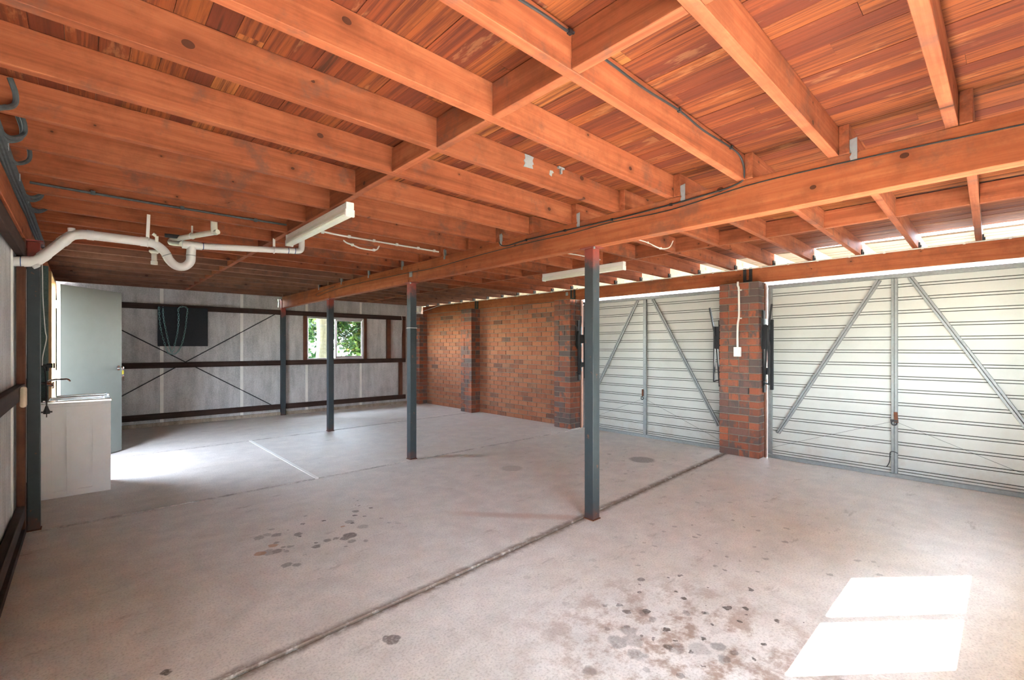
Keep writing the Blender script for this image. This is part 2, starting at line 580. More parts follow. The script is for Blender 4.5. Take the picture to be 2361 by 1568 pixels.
M['black'] = plain('black_steel', (0.018, 0.02, 0.023), 0.5)
M['galv'] = plain('galvanised_steel', (0.27, 0.29, 0.29), 0.45, 0.35, 0.5, 0.14, 35)
M['strap'] = plain('bright_galvanised_strap', (0.30, 0.335, 0.355), 0.4, 0.3, 0.5, 0.1, 60)
k = NT('white_door_sheet')
v, rnd, ob = k.objvec()
geo = k.n('ShaderNodeNewGeometry')
n1 = k.smooth(k.noise(geo.outputs['Position'], 2.2, 5, 0.65), 0.48, 0.72)
zz = k.n('ShaderNodeSeparateXYZ', ins={0: geo.outputs['Position']}).outputs[2]
low = k.math('MULTIPLY', k.smooth(zz, 0.0, 0.55, 1.0, 0.0), k.smooth(k.noise(geo.outputs['Position'], 6, 5, 0.7), 0.4, 0.65))
c = k.mix(k.math('MULTIPLY', n1, 0.35), (0.50, 0.512, 0.48), (0.385, 0.393, 0.352))
c = k.mix(k.math('MULTIPLY', low, 0.5), c, (0.42, 0.36, 0.29))
M['doorsheet'] = k.set(c, 0.38, 0, 0.45)
M['groove'] = plain('grimy_groove', (0.10, 0.10, 0.085), 0.8, 0, 0.1, 0.2, 20)  # shade inside the rib grooves, put in as a dark colour
M['rust'] = plain('rusty_steel', (0.16, 0.06, 0.03), 0.8, 0.2, 0.3, 0.3, 40)
M['pvc'] = plain('white_pvc', (0.70, 0.69, 0.67), 0.35, 0, 0.5, 0.05)
M['pvc2'] = plain('cream_pvc', (0.74, 0.74, 0.62), 0.35, 0, 0.5, 0.04)
M['pvcline'] = plain('blue_solvent_line', (0.03, 0.07, 0.2), 0.5)
M['white'] = plain('white_enamel', (0.80, 0.79, 0.75), 0.35, 0, 0.5, 0.03)
M['diffuser'] = plain('cream_diffuser', (0.76, 0.78, 0.66), 0.3, 0, 0.5, 0.03)
M['leaf'] = plain('pale_door_paint', (0.205, 0.225, 0.205), 0.45, 0, 0.4, 0.03)
M['edge'] = plain('door_edge_white', (0.80, 0.80, 0.76), 0.5, 0, 0.4, 0.03)
M['cab'] = plain('white_laminate', (0.86, 0.85, 0.87), 0.35, 0, 0.45, 0.02)
M['stainless'] = plain('stainless_steel', (0.62, 0.62, 0.62), 0.22, 0.95, 0.5, 0.05)
M['chrome'] = plain('chrome', (0.8, 0.8, 0.82), 0.08, 1.0, 0.5, 0.02)
M['cable'] = plain('black_cable', (0.022, 0.022, 0.024), 0.5)
M['gcable'] = plain('dusty_grey_cable', (0.07, 0.08, 0.085), 0.7, 0, 0.2, 0.25, 25)
M['wcable'] = plain('white_cable', (0.62, 0.62, 0.60), 0.45)
M['board'] = plain('dark_board', (0.016, 0.02, 0.025), 0.65, 0, 0.3, 0.2, 30)
M['chain'] = plain('green_enamel_chain', (0.20, 0.40, 0.38), 0.4, 0.1, 0.5, 0.1, 60)
M['alu'] = plain('aluminium', (0.50, 0.52, 0.54), 0.35, 0.6, 0.5, 0.05)
M['greenwall'] = sheet_mat('grey_green_board', (0.05, 0.075, 0.07), (0.11, 0.145, 0.135))
M['brass'] = plain('brass', (0.6, 0.45, 0.12), 0.3, 0.9)
M['yellow'] = plain('yellow_tag', (0.7, 0.6, 0.05), 0.5)
k = NT('window_glass')
tr = k.n('ShaderNodeBsdfTransparent', ins={'Color': (0.96, 0.98, 0.97, 1)})
gl = k.n('ShaderNodeBsdfGlossy', ins={'Color': (1, 1, 1, 1), 'Roughness': 0.02})
mx = k.n('ShaderNodeMixShader', ins={0: 0.05, 1: tr.outputs[0], 2: gl.outputs[0]})
k.t.links.new(mx.outputs[0], k.out.inputs['Surface'])
M['glass'] = k.m
k = NT('outside_ground')
geo = k.n('ShaderNodeNewGeometry')
n1 = k.noise(geo.outputs['Position'], 1.2, 6, 0.7)
M['ground'] = k.set(k.mix(k.smooth(n1, 0.4, 0.6), (0.10, 0.14, 0.05), (0.22, 0.20, 0.12)), 0.95, 0, 0.1)
M['drive'] = plain('pale_driveway', (0.07, 0.066, 0.06), 0.9, 0, 0.1, 0.08, 3)
M['bark'] = wood('bark', (0.03, 0.026, 0.016), (0.07, 0.062, 0.038), (0.12, 0.105, 0.065), 'z', knots=0)
k = NT('leaf_green')
geo = k.n('ShaderNodeNewGeometry')
rn = geo.outputs['Random Per Island']
c = k.ramp(rn, [(0.0, (0.008, 0.03, 0.01)), (0.4, (0.02, 0.06, 0.014)), (0.75, (0.05, 0.11, 0.02)), (0.95, (0.11, 0.16, 0.03)), (1.0, (0.22, 0.2, 0.03))])
k.set(c, 0.5, 0, 0.4)
tl = k.n('ShaderNodeBsdfTranslucent', ins={'Color': c})
mx = k.n('ShaderNodeMixShader', ins={0: 0.35, 1: k.b.outputs[0], 2: tl.outputs[0]})
k.t.links.new(mx.outputs[0], k.out.inputs['Surface'])
M['leaves'] = k.m
M['render'] = plain('pale_render', (0.62, 0.60, 0.58), 0.9)
M['yard'] = plain('pale_paving', (0.27, 0.25, 0.22), 0.9, 0, 0.1, 0.06, 3)  # for the unseen paving added to bounce sunlight
M['nwall'] = plain('neighbour_wall', (0.14, 0.12, 0.10), 0.9)
M['tin'] = plain('grey_tin', (0.25, 0.27, 0.3), 0.5)

# ------------------------------------------------------------------ setting: floor
XL, XR, YN, YF = -0.36, 6.22, -0.49, 9.94     # inside faces of the shell
ZD = 2.50                                     # underside of the floorboards above


def mj(x):
    return 2.142 + 0.0555 * x                 # main joint


fl = MB().box(XL, 6.30, YN, YF, -0.12, -0.014).build('floor', M['dirt'], label='worn concrete garage floor with oil drips and saw-cut joints', cat='floor', kind='structure')
G = 0.009


def slab(poly):
    MB().prism(poly, 'z', -0.10, 0.0).build('concrete_slab', M['concrete'], fl, bevel=0.006)


slab([(XL, YN), (6.30, YN), (6.30, mj(6.3) - G), (XL, mj(XL) - G)])
slab([(XL, mj(XL) + G), (6.30, mj(6.3) + G), (6.30, 4.855 - G), (XL, 4.855 - G)])
slab([(XL, 4.855 + G), (1.757, 4.855 + G), (1.757, 7.47 - G), (XL, 7.40 - G)])
slab([(1.781, 4.855 + G), (6.30, 4.855 + G), (6.30, 7.62 - G), (1.781, 7.47 - G)])
slab([(XL, 7.40 + G), (1.77, 7.47 + G), (6.30, 7.62 + G), (6.30, YF), (XL, YF)])
MB().box(1.752, 1.786, 4.862, 7.462, -0.01, 0.006).build('joint_strip', M['strip'], fl, label='pale plastic strip in the slab joint')

# ------------------------------------------------------------------ setting: ceiling, joists, noggings
ceil = empty('ceiling', (3, 4.7, ZD), 'timber floor above, red hardwood boards on pine joists with blocking', 'ceiling', kind='structure')
BW = 0.0925
nb = int((6.26 - (-0.42)) / BW)
for i in range(nb):
    x0 = -0.42 + i * BW
    cuts = [YN - 0.02]
    y = YN + random.uniform(0.6, 3.4)
    while y < YF - 0.5 and len(cuts) < 4:
        cuts.append(y)
        y += random.uniform(2.2, 3.8)
    cuts.append(YF + 0.02)
    for a, b in zip(cuts, cuts[1:]):
        dz = random.uniform(0, 0.003)
        MB().box(x0 + 0.0008, x0 + BW - 0.0008, a + 0.0006, b - 0.0006, ZD + dz, ZD + 0.02).build('floorboard', M['deck'], ceil)

FAR = [-0.30, 0.204, 0.655, 1.123, 1.575, 2.0, 2.452, 2.935, 3.385, 3.855] + [4.315 + 0.4595 * i for i in range(13)]
JT, JZ0, JZ1 = 0.045, 2.352, ZD
SK = 0.0205
for i, f in enumerate(FAR):
    wob = random.uniform(-0.003, 0.003)
    MB().box(-0.35, 2.985, f - JT, f, JZ0 + wob, JZ1).build('joist', M['joist' if i < 15 else 'joist_old'], ceil, bevel=0.002)
    sk = SK if i < 8 else SK * max(0.0, 1 - (i - 7) * 0.12)
    p = [(2.885, f - 2 * JT - 0.002), (6.24, f - 2 * JT - 0.002 + sk * 3.355), (6.24, f - JT - 0.002 + sk * 3.355), (2.885, f - JT - 0.002)]
    j = MB().prism(p, 'z', JZ0 + wob, JZ1).build('joist', M['joist' if i < 15 else 'joist_old'], ceil, bevel=0.002)
    ye = f - 2 * JT - 0.002 + sk * 3.355
    MB().prism([(6.242, ye), (7.28, ye + 0.01), (7.28, ye + JT + 0.01), (6.242, ye + JT)], 'z', JZ0, JZ1).build('joist_tail', M['tail'], j, label='cream painted joist end outside the wall')
    # black tie plate where the joist meets the outer beam
    MB().box(6.172, 6.238, ye - 0.014, ye - 0.001, 2.352, 2.41).box(6.195, 6.225, ye - 0.022, ye - 0.013, 2.352, 2.385).build('tie_plate', M['black'], j)
    if i % 2 == 0 and i > 1 and i < 20:
        ys = f - 2 * JT - 0.018
        MB().prism([(ys - 0.016, 2.312), (ys + 0.012, 2.312), (ys + 0.016, 2.33), (ys + 0.008, 2.345), (ys + 0.016, 2.38), (ys + 0.016, 2.418), (ys - 0.016, 2.424)], 'x', 2.893, 2.8965) \
            .box(2.8965, 2.93, ys + 0.0135, ys + 0.016, 2.354, 2.42).build('galvanised_strap', M['strap'], j, label='bright galvanised joist strap')
    # blocking between this joist and the next
    if i + 1 < len(FAR):
        g = FAR[i + 1]
        ox = random.uniform(-0.006, 0.006)
        MB().box(1.298 + ox, 1.343 + ox, f + 0.001, g - JT - 0.001, JZ0 + random.uniform(-0.004, 0.002), JZ1 - random.uniform(0, 0.012)).build('nogging', M['nog'], ceil, bevel=0.002)
        o1 = -JT - 0.002 + sk * 1.70
        MB().box(4.565 + ox, 4.61 + ox, f + o1 + 0.001, g - JT + o1 - 0.001, JZ0 + random.uniform(-0.004, 0.002), JZ1 - random.uniform(0, 0.02)).build('nogging', M['nog'], ceil, bevel=0.002)
# nail plates left on a joist
f5 = FAR[5]
nj = MB()
yy = f5 - JT
nj.prism([(1.905, 2.418), (1.985, 2.424), (1.978, 2.444), (1.99, 2.452), (1.98, 2.47), (1.99, 2.494), (1.955, 2.497), (1.915, 2.495), (1.92, 2.47), (1.908, 2.455), (1.918, 2.44)], 'y', yy - 0.003, yy + 0.001)
nj.build('nail_plate', M['strap'], ceil, label='torn galvanised nail plate')
MB().prism([(2.13, 2.428), (2.15, 2.42), (2.155, 2.44), (2.17, 2.447), (2.16, 2.458), (2.135, 2.455)], 'y', yy - 0.003, yy + 0.001).build('nail_plate', M['strap'], ceil)
MB().box(2.20, 2.255, yy - 0.02, yy - 0.004, 2.484, 2.494).box(2.222, 2.232, yy - 0.02, yy - 0.006, 2.452, 2.486).build('nail_plate', M['strap'], ceil, label='bent galvanised scrap of strap')
# eave boards outside, cut on a slant so that sky shows beside the wall
for i in range(11):
    x0 = 6.48 + i * 0.075
    a = MB()
    if i == 0:
        a.prism([(6.515, YN), (x0 + 0.074, YN), (x0 + 0.074, YF), (6.27, YF), (6.27, 2.2), (6.405, 1.1), (6.47, 0.6)], 'z', ZD, ZD + 0.02)
    else:
        a.box(x0 + 0.001, x0 + 0.074, YN, YF, ZD + random.uniform(0, 0.004), ZD + 0.02)
    a.build('eave_board', M['eave'], ceil, label='cream painted eave board outside the wall' if i == 0 else None)
MB().box(7.28, 7.32, YN, YF, 2.33, 2.54).build('fascia_board', M['tail'], ceil)

# ------------------------------------------------------------------ setting: bearers
b1 = empty('timber_beam', (2.945, 4.7, 2.135), 'long pine bearer carried along the middle row of steel posts', 'beam', kind='structure')
for a, b in ((-0.48, 4.985), (4.988, 9.84)):
    MB().box(2.90, 2.99, a, b, 2.136, 2.352).build('beam_length', M['beam'], b1, bevel=0.003)
MB().box(2.894, 2.9005, 4.885, 4.95, 2.20, 2.262).build('nail_plate', M['strap'], b1, label='square galvanised nail plate over the post')
b2 = empty('timber_beam', (6.195, 4.7, 2.155), 'pine beam over the garage doors and brick wall, white conduit along its top', 'beam', kind='structure')
for a, b in ((-0.48, 2.262), (2.266, 5.10), (5.104, 7.76), (7.764, 9.9)):
    MB().box(6.17, 6.235, a, b, 2.157, 2.35).build('beam_length', M['beam'], b2, bevel=0.003)
for y in (2.262, 5.11, 7.76):
    MB().box(6.155, 6.1695, y - 0.055, y - 0.02, 2.16, 2.352).box(6.155, 6.1695, y + 0.015, y + 0.05, 2.16, 2.352).box(6.16, 6.1695, y - 0.055, y + 0.05, 2.158, 2.2) \
        .build('beam_bracket', M['black'], b2, label='black steel bracket at a beam splice')
MB().box(6.1655, 6.1695, 5.22, 5.27, 2.25, 2.31).build('nail_plate', M['strap'], b2)
for a, b in zip(FAR, FAR[1:]):
    MB().box(-0.40, -0.372, a + 0.001, b - JT - 0.001, 2.3525, ZD - 0.001).build('rim_block', M['nog'], ceil)
b3 = empty('timber_beam', (-0.35, 4.7, 2.135), 'pine bearer on top of the left sheeted wall, cables along it', 'beam', kind='structure')
MB().box(-0.40, -0.305, -0.48, 9.9, 2.136, 2.352).build('beam_length', M['beam'], b3, bevel=0.003)

# ------------------------------------------------------------------ setting: left wall
wl = empty('wall_left', (-0.37, 4.7, 0), 'left wall of grey fibre cement sheets on dark timber rails', 'wall', kind='structure')
SX0, SX1 = -0.365, -0.357
for a, b in ((-0.49, 0.99), (0.995, 2.19), (2.195, 3.39), (3.395, 4.59), (4.595, 5.79), (5.795, 6.33)):
    MB().box(SX0, SX1, a, b, 0.0, 2.15).build('cladding_sheet', M['sheet'], wl)
for a, b in ((7.29, 8.19), (8.195, 9.39), (9.395, 9.94)):
    MB().box(SX0, SX1, a, b, 0.0, 2.15).build('cladding_sheet', M['sheet'], wl)
MB().box(SX0, SX1, 6.33, 7.29, 2.09, 2.15).build('cladding_sheet', M['sheet'], wl)
for y in (0.99, 2.19, 3.39, 4.60, 8.19, 9.39):
    MB().box(-0.3565, -0.348, y - 0.024, y + 0.024, 0.0, 2.13).build('cover_strip', M['strip'], wl)
for (z0, z1) in ((0.125, 0.22), (0.995, 1.09), (2.0, 2.095)):
    for a, b in ((-0.48, 4.78), (5.0, 6.27), (7.3, 9.82)):
        MB().box(-0.347, -0.303, a, b, z0, z1).build('wall_rail', M['girt_y'], wl, bevel=0.003)
MB().box(-0.347, -0.303, -0.48, 6.3, 0.0, 0.045).build('wall_rail', M['girt_y'], wl)
MB().box(-0.347, -0.303, 4.785, 4.875, 0.05, 2.13).build('wall_stud', M['stud'], wl, bevel=0.002)
MB().box(-0.347, -0.245, 6.275, 6.33, 0.0, 2.13).build('wall_board', M['greenwall'], wl, label='grey green board beside the doorway')
MB().box(-0.347, -0.255, 7.29, 7.36, 0.0, 2.13).build('wall_stud', M['stud'], wl)

# ------------------------------------------------------------------ setting: back wall
wb = empty('wall_back', (2.9, 9.95, 0), 'back wall of grey fibre cement sheets, dark rails and pale cover strips', 'wall', kind='structure')
WX0, WX1, WZ0, WZ1 = 3.395, 4.625, 1.095, 1.985      # window hole


def sheet(x0, x1, z0, z1):
    MB().box(x0, x1, 9.932, 9.942, z0, z1).build('cladding_sheet', M['sheet'], wb)


sheet(-0.36, 0.99, 0.06, ZD)
sheet(0.992, 2.208, 0.06, ZD)
sheet(2.21, 2.842, 0.06, ZD)
sheet(2.842, 2.856, 0.06, 2.15)
sheet(2.842, 2.856, 2.31, ZD)
sheet(2.856, 3.394, 0.06, ZD)
sheet(3.395, 4.57, 0.06, WZ0)
sheet(3.395, 4.57, WZ1, ZD)
sheet(4.572, 4.626, 0.06, WZ0)
sheet(4.572, 4.626, WZ1, ZD)
sheet(4.626, 5.78, 0.06, ZD)
sheet(5.782, 6.2, 0.06, ZD)
MB().box(-0.36, 6.2, 9.90, 9.95, 0.0, 0.06).build('concrete_upstand', M['plinth'], wb)
for x, hole in ((0.992, 0), (2.209, 0), (3.40, 1), (4.572, 1)):
    for z0, z1 in (((0.02, 1.0), (2.09, 2.36)) if hole else ((0.02, 2.36),)):
        MB().box(x - 0.025, x + 0.025, 9.922, 9.9315, z0, z1).build('cover_strip', M['strip'], wb)
for (z0, z1) in ((0.122, 0.22), (0.995, 1.09), (2.0, 2.092)):
    for a, b in ((-0.30, 2.883), (2.977, 5.68)):
        MB().box(a, b, 9.872, 9.921, z0, z1).build('wall_rail', M['girt_x'], wb, bevel=0.003)
for x0, x1, z0, z1 in ((3.325, 3.39, 1.091, 1.999), (4.63, 4.695, 1.091, 1.999), (5.19, 5.29, 1.091, 1.999), (5.6, 5.68, 1.091, 1.999), (5.505, 5.595, 0.221, 0.994)):
    MB().box(x0, x1, 9.874, 9.92, z0, z1).build('wall_stud', M['stud'], wb, bevel=0.002)
for (x0, z0, x1, z1) in ((-0.28, 2.10, 2.86, 0.13), (-0.28, 0.08, 2.86, 2.05)):
    MB().tube([(x0, 9.9265, z0), (x1, 9.9265, z1)], 0.0085, 8).build('brace_rod', M['black'], wb, label='thin black diagonal brace rod')

# ------------------------------------------------------------------ setting: brick wall and pillars
BL, BH, BD, JN = 0.230, 0.076, 0.110, 0.010
COURSE = 0.086
brick_cache = {}


def brick_mesh(lx, ly, mat):
    key = (round(lx, 3), round(ly, 3), mat.name)
    if key not in brick_cache:
        vs = []
        for q in range(3):
            bm = bmesh.new()
            bmesh.ops.create_cube(bm, size=1)
            rr = random.Random(hash(key[:2]) + q)
            for v in bm.verts:
                v.co = Vector((v.co.x * lx + rr.uniform(-.0015, .0015), v.co.y * ly + rr.uniform(-.002, .002), v.co.z * BH + rr.uniform(-.002, .002)))
            bmesh.ops.bevel(bm, geom=list(bm.edges), offset=0.003, segments=1, affect='EDGES')
            me = bpy.data.meshes.new('brick')
            bm.to_mesh(me)
            bm.free()
            me.materials.append(mat)
            vs.append(me)
        brick_cache[key] = vs
    return random.choice(brick_cache[key])


def brick(x0, x1, y0, y1, z, mat, parent):
    me = brick_mesh(x1 - x0, y1 - y0, mat)
    place('brick', me, ((x0 + x1) / 2 + random.uniform(-.0025, .0025), (y0 + y1) / 2, z + BH / 2), parent)


def brick_bay(name, y0, y1, label):
    w = empty(name, (6.13, (y0 + y1) / 2, 0), label, 'wall', kind='structure')
    MB().box(6.088, 6.19, y0, y1, 0, 2.156).build('mortar_bed', M['mortar'], w)
    for cz in range(25):
        z = 0.004 + cz * COURSE
        y = y0 + 0.003 - (0.12 if cz % 2 else 0.0)
        while y < y1 - 0.02:
            a, b = max(y, y0 + 0.002), min(y + BL, y1 - 0.002)
            if b - a > 0.03:
                brick(6.080, 6.170, a, b, z, M['brick'], w)
            y += BL + JN
    return w


brick_bay('wall_right', 5.29, 7.545, 'red brick wall bay nearest the garage door, between two brick piers')
brick_bay('wall_right', 7.915, 9.57, 'red brick wall bay in the far corner next to the sheeted wall')


def pillar(x0, x1, y0, y1, label):
    p = empty('brick_pillar', ((x0 + x1) / 2, (y0 + y1) / 2, 0), label, 'pillar', kind='structure')
    MB().box(x0 + 0.008, x1 - 0.008, y0 + 0.008, y1 - 0.008, 0, 2.152).build('mortar_bed', M['mortar'], p)
    n = round((y1 - y0) / 0.12)
    uy = (y1 - y0 + JN) / n
    nx = max(1, round((x1 - x0) / 0.12))
    ux = (x1 - x0 + JN) / nx
    for cz in range(25):
        z = 0.004 + cz * COURSE
        ys = []
        i = 0
        while i < n:
            w = 2 if (i + 1 < n and random.random() < 0.62 and (i % 2 == cz % 2 or n == 3)) else 1
            ys.append((y0 + i * uy, y0 + (i + w) * uy - JN, w))
            i += w
        for j, (a, b, w) in enumerate(ys):
            if w == 1 and nx >= 2 and cz % 2:
                brick(x0, x0 + 2 * ux - JN, a, b, z, M['clinker'], p)
            else:
                brick(x0, x0 + ux - JN, a, b, z, M['clinker'], p)
                if nx >= 2 and j == 0:
                    brick(x0 + ux, x0 + 2 * ux - JN, a, b, z, M['clinker'], p)
    return p


PIL1 = pillar(5.975, 6.205, 2.062, 2.535, 'broad brick pillar between the two garage doors with a white switch box')
PIL2 = pillar(5.885, 6.16, 4.935, 5.29, 'brick pillar where the brick wall ends at the far garage door')
PIL3 = pillar(5.86, 6.085, 7.545, 7.91, 'brick pier halfway along the red brick wall')
PIL4 = pillar(5.87, 6.085, 9.57, 9.86, 'brick pier in the far corner against the sheeted wall')
wr = MB().box(6.0, 6.235, YN, -0.352, 0, 2.156).build('wall_right', M['mortar'], label='short brick return beyond the near garage door', cat='wall', kind='structure')
wr2 = MB().box(6.19, 6.235, 4.95, 9.94, 0, 2.156).build('wall_right', M['mortar'], label='outer brick skin behind the red brick wall', cat='wall', kind='structure')

# ------------------------------------------------------------------ setting: near wall with its window (behind the camera; it lets the sun in)
wnr = empty('wall_front', (2.9, YN, 0), 'sheeted wall behind the viewpoint with a sliding window', 'wall', kind='structure')
N0, N1 = -0.50, -0.49
for x0, x1, z0, z1 in ((-0.36, 0.45, 0, ZD), (1.71, 3.40, 0, ZD), (4.66, 6.235, 0, ZD), (3.40, 4.66, 0, 1.08), (3.40, 4.66, 1.99, ZD), (0.45, 1.71, 0, 1.08), (0.45, 1.71, 1.99, ZD)):
    MB().box(x0, x1, N0, N1, z0, z1).build('cladding_sheet', M['sheet'], wnr)
for nm, o, lab in (('window_2', 0.0, 'aluminium sliding window in the wall behind the viewpoint, on the garage door side'), ('window_3', -2.95, 'aluminium sliding window in the wall behind the viewpoint, on the tub side')):  # the tub-side window is unseen, added to bring more sun inside
    w2 = empty(nm, (4.03 + o, -0.495, 1.08), lab, 'window', kind='structure')
    MB().box(3.40 + o, 3.432 + o, -0.51, -0.478, 1.08, 1.99).box(4.632 + o, 4.66 + o, -0.51, -0.478, 1.08, 1.99).box(3.432 + o, 4.632 + o, -0.51, -0.478, 1.08, 1.11) \
        .box(3.432 + o, 4.632 + o, -0.51, -0.478, 1.962, 1.99).build('window_frame', M['alu'], w2)
    MB().box(3.979 + o, 4.051 + o, -0.505, -0.483, 1.11, 1.962).build('window_sash', M['alu'], w2)
    MB().box(3.432 + o, 3.979 + o, -0.499, -0.495, 1.11, 1.962).build('window_pane', M['glass'], w2)
    MB().box(4.051 + o, 4.632 + o, -0.499, -0.495, 1.11, 1.962).build('window_pane', M['glass'], w2)

# ------------------------------------------------------------------ window in the back wall
w1 = empty('window_1', (4.01, 9.92, 1.09), 'aluminium sliding window in the back wall looking onto trees', 'window', kind='structure')
y0, y1 = 9.885, 9.95
MB().box(3.395, 3.418, y0, y1, 1.095, 1.985).box(4.60, 4.625, y0, y1, 1.095, 1.985).box(3.418, 4.60, y0, y1, 1.095, 1.122) \
    .box(3.418, 4.60, y0, y1, 1.955, 1.985).build('window_frame', M['alu'], w1, bevel=0.002)
sash = MB().box(3.985, 4.018, 9.895, 9.915, 1.123, 1.954).box(4.575, 4.599, 9.895, 9.915, 1.123, 1.954).box(4.018, 4.575, 9.895, 9.915, 1.123, 1.16) \
    .box(4.018, 4.575, 9.895, 9.915, 1.92, 1.954).build('window_sash', M['alu'], w1, bevel=0.002)
MB().box(3.985, 4.0, 9.885, 9.8945, 1.36, 1.42).build('sash_latch', M['black'], sash)
MB().box(3.418, 4.0, 9.929, 9.933, 1.122, 1.955).build('window_pane', M['glass'], w1)
MB().box(4.018, 4.575, 9.903, 9.907, 1.16, 1.92).build('window_pane', M['glass'], w1)
MB().box(4.0, 4.03, 9.92, 9.94, 1.122, 1.955).build('window_mullion', M['alu'], w1)

# ------------------------------------------------------------------ steel posts


def post(x0, x1, y0, y1, zt, label, group='square steel posts under the bearers'):
    t = empty('steel_post', ((x0 + x1) / 2, (y0 + y1) / 2, 0), label, 'post', group)
    MB().box(x0, x1, y0, y1, 0.006, zt - 0.008).build('shaft', M['post'], t, bevel=0.006, seg=2)
    cx, cy = (x0 + x1) / 2, (y0 + y1) / 2
    MB().box(x0 - 0.018, x1 + 0.018, y0 - 0.03, y1 + 0.03, zt - 0.008, zt).build('cap_plate', M['post'], t)
    MB().box(x0 - 0.006, x1 + 0.006, y0 - 0.006, y1 + 0.006, 0, 0.006).build('base_plate', M['rust'], t)
    for sx, sy in ((-1, -1), (1, 1)):
        bx, by = cx + sx * ((x1 - x0) / 2 + 0.010), cy + sy * ((y1 - y0) / 2 + 0.018)
        MB().tube([(bx, by, zt - 0.024), (bx, by, zt - 0.008)], 0.008, 8).build('bolt', M['strap'], t)
    return t


P1 = post(2.905, 2.99, 2.205, 2.29, 2.136, 'nearest of the free-standing steel posts, on the dirty floor joint')
P2 = post(2.882, 2.967, 4.90, 4.985, 2.136, 'middle free-standing steel post with a square nail plate above it')
P3 = post(2.884, 2.972, 7.43, 7.515, 2.136, 'farthest free-standing steel post, in front of the window')
P4 = post(2.887, 2.973, 9.845, 9.93, 2.30, 'steel post built into the back sheeted wall')
P5 = post(-0.302, -0.232, 4.885, 4.955, 2.136, 'dark steel post against the left wall in front of the laundry tub')
for z in (1.585,):
    MB().tube([(2.876, 4.895, z), (2.876, 4.99, z)], 0.0035, 6).tube([(2.876, 4.895, z), (2.972, 4.895, z)], 0.0035, 6).build('wire_tie', M['wcable'], P2, label='white wire tied round the post')

# ------------------------------------------------------------------ garage doors
PITCH = 0.1365


def garage_door(name, ya, yb, yc, label, latch):
    d = empty(name, (6.2, (ya + yb) / 2, 0), label, 'garage door', kind='structure')
    # ribbed sheet: profile in (x, z) swept along y
    prof = []
    X0 = 6.212
    z = 0.02
    ribs = [1.99 - PITCH * q for q in range(15)][::-1]
    pts = [(X0, 0.03)]
    for rz in ribs:
        for g in (-0.014, 0.014):
            zc = rz + g
            pts += [(X0, zc - 0.0038), (X0 + 0.014, zc - 0.0025), (X0 + 0.014, zc + 0.0025), (X0, zc + 0.0038)]
    pts.append((X0, 2.085))
    back = [(X0 + 0.018, q[1]) for q in (pts[-1], pts[0])]
    b = MB()
    lo = [b.bm.verts.new((q[0], ya + 0.012, q[1])) for q in pts]
    hi = [b.bm.verts.new((q[0], yb - 0.012, q[1])) for q in pts]
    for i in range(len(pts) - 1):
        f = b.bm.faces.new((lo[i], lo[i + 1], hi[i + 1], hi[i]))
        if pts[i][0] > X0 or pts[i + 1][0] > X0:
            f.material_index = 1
    b.box(X0 + 0.0155, X0 + 0.019, ya + 0.012, yb - 0.012, 0.03, 2.085)
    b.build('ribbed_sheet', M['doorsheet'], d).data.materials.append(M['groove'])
    MB().box(6.172, 6.2105, ya, yb, 2.068, 2.115).build('top_rail', M['galv'], d, bevel=0.003)
    MB().box(6.168, 6.2105, ya, yb, 0.0, 0.042).build('bottom_rail', M['galv'], d, bevel=0.003)
    for y in (ya, yb - 0.045):
        MB().box(6.174, 6.2105, y, y + 0.045, 0.043, 2.067).build('stile', M['galv'], d, bevel=0.003)
    MB().box(6.172, 6.2105, yc - 0.026, yc - 0.002, 0.043, 2.067).box(6.18, 6.2105, yc + 0.002, yc + 0.026, 0.043, 2.067) \
        .box(6.19, 6.2105, yc - 0.003, yc + 0.003, 0.043, 2.067).build('centre_post', M['galv'], d, bevel=0.002)
    for s in (-1, 1):
        p0 = (6.193, yc + s * 0.125, 2.066)
        p1 = (6.193, yc + s * 1.10, 0.31)
        u = Vector((0, p1[1] - p0[1], p1[2] - p0[2])).normalized()
        nn = Vector((0, -u.z, u.y))
        m = MB()
        m.bar(Vector(p0) + nn * 0.012, Vector(p1) + nn * 0.012, 0.021, 0.032, (1, 0, 0))
        m.bar(Vector(p0) - nn * 0.012, Vector(p1) - nn * 0.012, 0.021, 0.02, (1, 0, 0))
        m.build('diagonal_brace', M['galv'], d, bevel=0.002)
    if latch == 'rusty':
        l = MB().bar((6.165, yc - 0.012, 0.68), (6.165, yc - 0.02, 0.57), 0.03, 0.012, (1, 0, 0)).build('latch', M['rust'], d, label='rusty latch lever')
        MB().ring((6.163, yc, 0.565), (1, 0, 0), 0.022, 0.006).box(6.158, 6.172, yc - 0.03, yc + 0.03, 0.58, 0.6).build('latch_ring', M['black'], l)
        MB().tube(arc([(6.165, yc - 0.03, 0.255), (6.15, yc, 0.27), (6.155, yc + 0.03, 0.255), (6.165, yc + 0.035, 0.17), (6.165, yc + 0.05, 0.12), (6.165, yc + 0.065, 0.10)]), 0.004, 6) \
            .build('wire_loop', M['cable'], d, label='dark wire hooked round the centre post')
    else:
        l = MB().box(6.158, 6.172, yc + 0.012, yc + 0.035, 0.62, 0.72).build('latch', M['rust'], d, label='rusty latch')
        MB().ring((6.163, yc + 0.03, 0.585), (1, 0, 0), 0.02, 0.006).build('latch_ring', M['black'], l)
        MB().tube(arc([(6.165, yc - 0.03, 0.72), (6.155, yc - 0.04, 0.66), (6.165, yc - 0.03, 0.61)]), 0.004, 6).build('pull_wire', M['strap'], l)
    for s, ye in ((-1, ya + 0.05), (1, yb - 0.05)):
        MB().tube([(6.168, yc, 0.585), (6.168, ye, 0.13)], 0.0013, 5).build('latch_wire', M['cable'], d)
    return d


